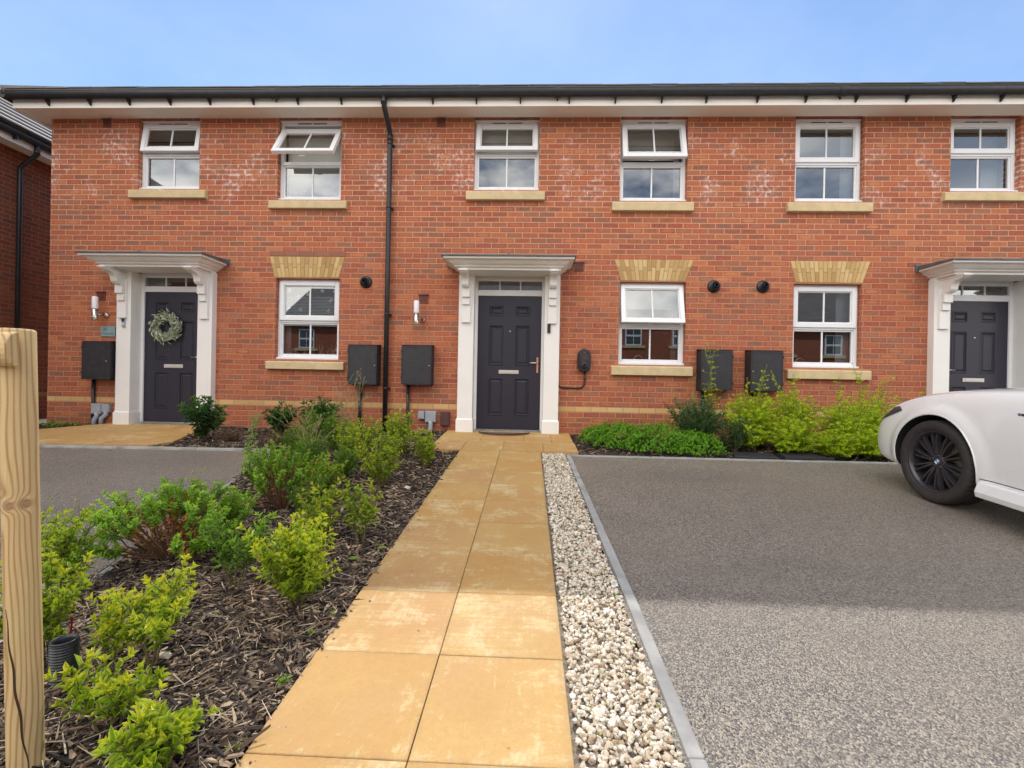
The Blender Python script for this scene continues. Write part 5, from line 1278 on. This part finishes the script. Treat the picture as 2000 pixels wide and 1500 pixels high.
for k in range(60): a=k*1.7; r=.155+random.Random(k).gauss(0,.035); q.lathe([(0,-.006),(.006,0),(0,.006)],(-5.39+r*math.cos(a),.03,1.44+r*math.sin(a)),'z',5)
q.build('wreath_ring','white',p.root,fix=False)
# litter: bits of bark, dead leaves and grit kicked onto the paving and tarmac
rg=np.random.default_rng(55); n=150; bx=[]
base,f=ico(1); P=[]
for k in range(n):
    t=rg.random()
    if t<.35: x=-.78+abs(rg.normal(0,.05)); y=rg.uniform(-5.7,-1.3)
    elif t<.55: x=.50+abs(rg.normal(0,.12)); y=rg.uniform(-5.7,-1.5)
    elif t<.75: x=rg.uniform(.55,3.8); y=-1.40-abs(rg.normal(0,.12))
    else: x=rg.uniform(.55,3.5); y=rg.uniform(-5.6,-1.5)
    P.append((x,y,gz(y)+.002+(0 if x<.2 else -.008)))
v=base*np.array([1,.5,.22]); s=rg.uniform(.003,.009,n); m_=rotm(rg.uniform(0,6.28,n),np.zeros(n),rg.normal(0,.2,n))*s[:,None,None]
tag(merged('ground_litter',[(v,f)],np.zeros(n,int),m_,np.array(P),rg.uniform(0,1,n),'chip'),kind='stuff')
# ================================================================== CAR
CX,CY=4.165,-2.73
car=empty('parked_car',(CX,CY,gz(CY)-.009),'white saloon car parked nose to the house on the right tarmac','car')
def interp(t,xs,ys):
    return float(np.interp(-t,[-a for a in xs],ys))
SY=[.80,.755,.66,.50,.25,0,-.35,-.70,-1.05,-1.6,-2.3,-2.9,-3.3,-3.6,-3.8,-3.88]
W_=[.64,.79,.850,.885,.900,.903,.908,.908,.908,.908,.908,.905,.885,.84,.75,.60]
ZB=[.34,.24,.20,.185,.18,.18,.18,.18,.18,.18,.18,.20,.24,.28,.34,.42]
ZS=[.50,.585,.685,.775,.86,.905,.945,.965,.975,.98,.99,1.0,1.0,.97,.90,.72]
ZT=[.52,.63,.73,.815,.895,.94,.985,1.01,1.03,1.03,1.04,1.05,1.05,1.03,.96,.74]
def section(i):
    w,zb,zs,zt=W_[i],ZB[i],ZS[i],ZT[i]; h=zs-zb
    return [(0,zb),(w*.82,zb),(w*.955,zb+.03),(w*.985,zb+h*.18),(w*.998,zb+h*.38),(w*1.0,zb+h*.55),(w*.992,zb+h*.70),(w*.972,zb+h*.84),(w*.935,zs-.028),(w*.865,zs),(w*.70,zs*.35+zt*.65),(w*.4,zt-.004),(0,zt)]
def loft(secs,ys,half_close=True):
    n=len(secs[0]); vs=[];fs=[]; m=2*n-2
    for s,y in zip(secs,ys):
        ring=[(-x,y,z) for x,z in s]+[(x,y,z) for x,z in s[-2:0:-1]]
        vs+=ring
    for i in range(len(secs)-1):
        for k in range(m): fs.append((i*m+k,i*m+(k+1)%m,(i+1)*m+(k+1)%m,(i+1)*m+k))
    for b,flip in ((0,0),((len(secs)-1)*m,1)):
        for k in range(n-1):     # strip cap between the two sides
            a,b1=b+k,b+k+1; c,d=b+(m-k)%m,b+(m-k-1)%m
            if k==0: f=(b+0,b+1,b+m-1)
            elif k==n-2: f=(b+k,b+k+1,b+m-k)
            else: f=(a,b1,b+m-k-1,b+m-k)
            fs.append(f if not flip else f[::-1])
    return vs,fs
def evalmesh(o):
    dg=bpy.context.evaluated_depsgraph_get(); dg.update(); me=bpy.data.meshes.new_from_object(o.evaluated_get(dg)); return me
vs,fs=loft([section(i) for i in range(len(SY))],SY)
mb=MB(); mb.smooth=True; mb.add(vs,fs); body=mb.build('body','paint',None); MATS=body.data.materials; body.data.materials.append(MAT['archblack'])
ss=body.modifiers.new('s','SUBSURF'); ss.levels=3; ss.render_levels=3
cuts=[]
for sx in (-1,1):
    for yy in (0,-2.85):
        q=MB(); q.lathe([(0,-.26),(.378,-.26),(.378,.26),(0,.26)],(sx*.78,yy,.335),'x',48); c=q.build('c','archblack',None); c.data.materials.clear(); c.data.materials.append(MAT['archblack'])
        b=body.modifiers.new('b','BOOLEAN'); b.object=c; b.operation='DIFFERENCE'; b.solver='EXACT'; cuts.append(c)
        try: b.material_mode='TRANSFER'
        except Exception: pass
bpy.context.view_layer.update()
me=evalmesh(body); me.name='body'; me.set_sharp_from_angle(angle=R(35)); old=body.data; body.modifiers.clear(); body.data=me; bpy.data.meshes.remove(old)
for c in cuts: bpy.data.objects.remove(c)
body.parent=car
for v in me.vertices:          # flared wheel arches
    if abs(v.co.x)>.78:
        for wy in (0,-2.85):
            r=math.hypot(v.co.y-wy,v.co.z-.335)
            if .36<r<.50 and v.co.z>.2:
                t=max(0.,min(1.,(.478-r)/.075)); t=t*t*(3-2*t); v.co.x+=math.copysign(.022*t,v.co.x)
me.update()
bm=bmesh.new(); bm.from_mesh(me); bvh=BVHTree.FromBMesh(bm); bm.free()
def onside(y,z,side=-1,off=.002):
    h=bvh.ray_cast(Vector((side*1.5,y,z)),Vector((-side,0,0))); 
    if h[0] is None: return None
    return h[0]+h[1]*off
def strip(path,w,mat,name,parent,off=.002):
    q=MB(); pts=[]
    for i,(y,z) in enumerate(path):
        y2,z2=path[min(i+1,len(path)-1)]; y1,z1=path[max(i-1,0)]; d=Vector((y2-y1,z2-z1)).normalized(); n=Vector((-d.y,d.x))*w/2
        a=onside(y+n.x,z+n.y,off=off); b=onside(y-n.x,z-n.y,off=off)
        if a is None or b is None: continue
        pts+=[a,b]
    if len(pts)<4: return
    q.add(pts,[(2*i,2*i+1,2*i+3,2*i+2) for i in range(len(pts)//2-1)]); o=q.build(name,mat,None,fix=False); o.parent=parent; return o
def patch(poly_fn,nu,nv,mat,name,parent,off=.003):
    q=MB(); ids={}; 
    for i in range(nu+1):
        for j in range(nv+1):
            y,z=poly_fn(i/nu,j/nv); p=onside(y,z,off=off)
            if p is not None: ids[i,j]=len(ids); q.v.append(tuple(p)); q.r.append(0)
    for i in range(nu):
        for j in range(nv):
            k=[(i,j),(i+1,j),(i+1,j+1),(i,j+1)]
            if all(a in ids for a in k): q.f.append([ids[a] for a in k]); q.mi.append(0); q.sm.append(True)
    o=q.build(name,mat,None,fix=False); o.parent=parent; return o
# door outline, sill seam, bumper joint
strip([(-.72,.30+.02*k) for k in range(34)],.006,'seam','door_gap',body)
strip([(-.40-.02*k,.305) for k in range(100)],.006,'seam','sill_gap',body)
0 and strip([(.44-.03*math.sin(k/16*PI),.60+.011*k) for k in range(15)],.004,'seam','bumper_gap',body)
0 and strip([(.45+(-1.2)*k/40,.775+.17*min(1,(k/40))**.7-.0) for k in range(40)],.004,'seam','bonnet_gap',body,.0015)
# headlamp
def hl_(u,v):
    y=.38+.36*u; zt=.742-.050*u-.055*u*u; zb=.700-.165*u; return (y,zb+(zt-zb)*v*(min(1,u*6+.25)) )
patch(hl_,16,5,'lens','headlight',car,.004)
def hl2(u,v): y=.50+.18*u; return (y,.668-.085*u+.014*v)
patch(hl2,8,2,'chrome','headlight_trim',bpy.data.objects['headlight'] ,.006)
# wheel arch flare and skirt
for yy in (0,-2.85):
    q=MB(); pts=[]
    for k in range(33):
        a=R(-22+ (224)*k/32); y=yy+.385*math.cos(a); z=.335+.385*math.sin(a)
        o=onside(yy+.405*math.cos(a),.335+.405*math.sin(a),off=.0)
        x=o.x if o is not None else -.90
        pts.append((x-.001,y,z))
    q.tube(pts,.006,8)
    o=q.build('arch_flare','paint',None,fix=False); o.parent=car
q=MB(); q.prism([(-.905,.285),(-.945,.20),(-.935,.165),(-.80,.16),(-.80,.285)],'y',-2.44,-.40) if 0 else None
prof=[(-.900,.292),(-.925,.285),(-.945,.215),(-.935,.175),(-.80,.165),(-.80,.29)]
vs=[(x,-.405,z) for x,z in prof]+[(x,-2.43,z) for x,z in prof]; n=len(prof); q.add(vs,[tuple(range(n))[::-1],tuple(range(n,2*n))]+[(i,(i+1)%n,n+(i+1)%n,n+i) for i in range(n)])
o=q.build('side_skirt','paint',None,bevel=.008,seg=2); o.parent=car
# fender badge
q=MB(); f0=onside(-.63,.80)
def bq(dy0,dy1,mat,m): 
    zs_=(.792,.808); q.m=m
    pts=[onside(-.63-dy0-.004,zs_[0],off=.002),onside(-.63-dy1-.004,zs_[0],off=.002),onside(-.63-dy1+.004,zs_[1],off=.002),onside(-.63-dy0+.004,zs_[1],off=.002)]
    q.add(pts,[(0,1,2,3)])
bq(-.028,-.020,0,0); bq(-.019,-.012,0,1); bq(-.011,-.004,0,2); bq(-.003,.030,0,3)
o=q.build('fender_badge',['blue','plaquedark','red','seam'],None,fix=False); o.parent=car
# front grille and lower intake, mirrors, plates (mostly out of view)
q=MB(); 
for s in (-1,1): q.box(s*.06 if s>0 else -.36,.36 if s>0 else -.06,.765,.80,.42,.56)
o=q.build('grille','black',None,bevel=.02); o.parent=car
# cabin
CY_=[-.95,-1.35,-1.75,-2.3,-2.8,-3.15,-3.45]; CW=[.80,.72,.66,.65,.65,.68,.74]; CZ=[1.02,1.27,1.405,1.43,1.40,1.28,1.04]
secs=[[(0,.9),(w_*1.06 if False else .83,.9),(.82,.985),(w_*.5+.41,.985*.5+z_*.5),(w_,z_-.05 if z_>1.1 else z_-.01),(w_*.8,z_),(0,z_+.015)] for w_,z_ in zip(CW,CZ)]
vs,fs=loft(secs,CY_); q=MB(); q.smooth=True; q.add(vs,fs); o=q.build('cabin_glass','carglass',None); s_=o.modifiers.new('s','SUBSURF'); s_.levels=s_.render_levels=2; o.parent=car
q=MB(); q.smooth=True; vs=[];g=[(-1.70,.60,1.405),(-1.9,.62,1.43),(-2.3,.63,1.448),(-2.75,.62,1.43),(-3.0,.60,1.375)]
for (y,w_,z) in g: vs+=[(-w_,y,z-.04),(-w_*.85,y,z),(0,y,z+.012),(w_*.85,y,z),(w_,y,z-.04)]
q.add(vs,[(i*5+k,i*5+k+1,(i+1)*5+k+1,(i+1)*5+k) for i in range(4) for k in range(4)]); o=q.build('roof_panel','paint',None,fix=False); so=o.modifiers.new('t','SOLIDIFY'); so.thickness=.03; o.parent=car
q=MB(); 
for s in (-1,1): q.lathe([(0,-.09),(.05,-.08),(.07,-.02),(.07,.05),(.04,.08),(0,.085)],(s*1.0,-1.15,1.02),'x',14)
o=q.build('door_mirror','paint',None); o.parent=car
# wheels
def make_wheel(x,y,flip=1,full=True):
    rb=MB(); n=96
    rb.lathe([(.205,.10),(.222,.08),(.218,-.02),(.224,-.075),(.238,-.098),(.247,-.106),(.250,-.100),(.246,-.09)],(0,0,0),'x',64)
    rb.lathe([(0,-.070),(.035,-.072),(.058,-.066),(.068,-.045),(.066,-.01)],(0,0,0),'x',40)
    for k in range(10):
        base=2*PI*k/10+.16
        for s in (-1,1):
            pts=[]; 
            for j in range(7):
                t=j/6; r=.050+(.226-.050)*t; a=base+s*(.105-.03*t + .035*t*t) ; hw=(.0105-.0022*t); xx=-.066-.018*math.sin(PI*t*.75)-.004*t
                c,sn=math.cos(a),math.sin(a); ty,tz=-sn,c
                for (o_,dx) in ((-hw*1.25,.030),(-hw*.7,.0),(hw*.7,.0),(hw*1.25,.030)): pts.append((xx+dx,r*c+ty*o_,r*sn+tz*o_))
            fs=[]
            for j in range(6):
                for q_ in range(3): fs.append((4*j+q_,4*j+q_+1,4*j+5+q_,4*j+4+q_))
            fs.append((0,1,2,3)); fs.append((24,25,26,27)); rb.add(pts,fs)
    for k in range(5): a=2*PI*k/5+.3; rb.lathe([(0,-.074),(.010,-.074),(.012,-.06)],(0,.047*math.cos(a),.047*math.sin(a)),'x',8)
    w=rb.build('wheel','rim',None,fix=True)
    tb=MB(); prof=[(.246,-.100),(.252,-.110),(.275,-.119),(.300,-.120),(.318,-.114),(.327,-.103),(.333,-.088)]
    prof+= [(.335,-.06),(.335,-.056),(.328,-.054),(.328,-.046),(.335,-.044),(.335,-.008),(.328,-.006),(.328,.002),(.335,.004),(.335,.044),(.328,.046),(.328,.054),(.335,.056),(.333,.088),(.318,.114),(.30,.12),(.26,.115),(.246,.10)]
    N=200; vs=[]
    for j,(r,h) in enumerate(prof):
        for i in range(N):
            a=2*PI*i/N; rr=r-(.006 if (i%4==0 and r>.325) else 0); vs.append((h,rr*math.cos(a),rr*math.sin(a)))
    tb.smooth=False; tb.add(vs,[(j*N+i,j*N+(i+1)%N,(j+1)*N+(i+1)%N,(j+1)*N+i) for j in range(len(prof)-1) for i in range(N)])
    me_sm=[ (vs[f[0]][0]<-.09 or vs[f[0]][0]>.09) for f in tb.f]; tb.sm=me_sm
    t=tb.build('tyre','tyre',None,fix=False); t.parent=w
    d=MB().lathe([(.05,-.0),(.165,-.0),(.165,.02),(.05,.02)],(0,0,0),'x',48).box(-.035,.05,-.17,-.06,.02,.15).build('brake_disc','brakes',None); d.parent=w
    h=MB(); h.lathe([(.0215,-.0745),(.030,-.0745),(.031,-.068)],(0,0,0),'x',32)
    for k in range(4):
        h.m=1+(k%2); vs=[(-.0748,0,0)]+[(-.0748,.0215*math.cos(PI/2*k+PI/2*j/8),.0215*math.sin(PI/2*k+PI/2*j/8)) for j in range(9)]; h.add(vs,[(0,j,j+1) for j in range(1,9)])
    c=h.build('hub_cap',['rim','blue','white'],None,fix=False); c.parent=w
    w.parent=car; w.location=(x,y,.335)
    if flip<0: w.rotation_euler=(0,0,PI)
    return w
w0=make_wheel(-.79,0)
def copyt(o,parent):
    c=o.copy(); col.objects.link(c); c.parent=parent
    for ch in list(o.children): copyt(ch,c)
    return c
for (x,y,fl) in ((-.79,-2.85,0),(.79,0,1),(.79,-2.85,1)):
    c=w0.copy(); col.objects.link(c); c.parent=car; c.location=(x,y,.335); c.rotation_euler=(0,0,PI if fl else 0)
    for ch in w0.children: d=ch.copy(); col.objects.link(d); d.parent=c
car.rotation_euler=(math.atan(S),0,0)

# ================================================================== LIGHT, SKY, CAMERA
td=Vector((.12,-1,-1.27)).normalized()
sl=bpy.data.lights.new('sun','SUN'); sl.energy=SUN_E; sl.angle=R(.55); sl.color=(1,.955,.88)
so=bpy.data.objects.new('sun',sl); col.objects.link(so); so.rotation_euler=td.to_track_quat('-Z','Y').to_euler()
w=bpy.data.worlds.new('World'); scene.world=w; w.use_nodes=True; nt=w.node_tree; nt.nodes.clear()
out=nt.nodes.new('ShaderNodeOutputWorld'); bg=nt.nodes.new('ShaderNodeBackground'); sky=nt.nodes.new('ShaderNodeTexSky'); sky.sky_type='NISHITA'; sky.sun_disc=False
sd=-td; sky.sun_elevation=math.asin(sd.z); sky.sun_rotation=math.atan2(sd.x,sd.y); sky.air_density=SKY_AIR; sky.dust_density=SKY_DUST; sky.ozone_density=SKY_OZ
bg.inputs[1].default_value=SKY_S
tc=nt.nodes.new('ShaderNodeTexCoord'); sp=nt.nodes.new('ShaderNodeSeparateXYZ'); nt.links.new(tc.outputs['Generated'],sp.inputs[0])
x,y,z=[E(nt,o) for o in sp.outputs]
cb=nt.nodes.new('ShaderNodeCombineXYZ'); zz=z.max(0.)+.18
nt.links.new((x/zz).s,cb.inputs[0]); nt.links.new((y/zz).s,cb.inputs[1])
nz=nt.nodes.new('ShaderNodeTexNoise'); nz.inputs['Scale'].default_value=.95; nz.inputs['Detail'].default_value=7; nz.inputs['Roughness'].default_value=.58; nt.links.new(cb.outputs[0],nz.inputs['Vector'])
n1=E(nt,nz.outputs[0])
side=y.sm(.12,-.30)*(1-((x+y*.40)*4.).clamp()*.85*z.sm(.2,.34))                    # broken cloud fills the sky behind the viewer, blue beyond the roofs
mask=((n1.sm(.36,.54))*side*z.sm(-.02,.1)).max(n1.sm(.42,.72)*.04)
cr=nt.nodes.new('ShaderNodeMix'); cr.data_type='RGBA'; nt.links.new(n1.sm(.5,.8).s,cr.inputs[0]); cr.inputs[6].default_value=(*[c*CLOUD for c in (1.03,.98,.91)],1); cr.inputs[7].default_value=(*[c*CLOUD*.62 for c in (.98,.97,.97)],1)
mx=nt.nodes.new('ShaderNodeMix'); mx.data_type='RGBA'; nt.links.new(mask.s,mx.inputs[0]); nt.links.new(sky.outputs[0],mx.inputs[6]); nt.links.new(cr.outputs[2],mx.inputs[7])
nt.links.new(mx.outputs[2],bg.inputs[0]); nt.links.new(bg.outputs[0],out.inputs[0])
cam=bpy.data.cameras.new('camera'); co=bpy.data.objects.new('camera',cam); col.objects.link(co); scene.camera=co
cam.sensor_width=36; cam.sensor_fit='HORIZONTAL'; cam.lens=16.2; cam.clip_start=.05; cam.clip_end=600
yaw,pitch,roll=.0373581,-.00085385,.01853606
fw=Vector((-math.sin(yaw)*math.cos(pitch),math.cos(yaw)*math.cos(pitch),math.sin(pitch))); r0=Vector((math.cos(yaw),math.sin(yaw),0)); u0=r0.cross(fw)
rr=r0*math.cos(roll)+u0*math.sin(roll); uu=-r0*math.sin(roll)+u0*math.cos(roll)
m=Matrix((rr,uu,-fw)).transposed().to_4x4(); m.translation=Vector((0,-6.6,.70)); co.matrix_world=m
vs_=scene.view_settings; vs_.view_transform='Standard'; vs_.look='None'; vs_.gamma=1; vs_.use_curve_mapping=False; vs_.exposure=EXPO
scene.cycles.max_bounces=8; scene.cycles.transparent_max_bounces=16; scene.cycles.use_denoising=True; scene.cycles.sample_clamp_indirect=6
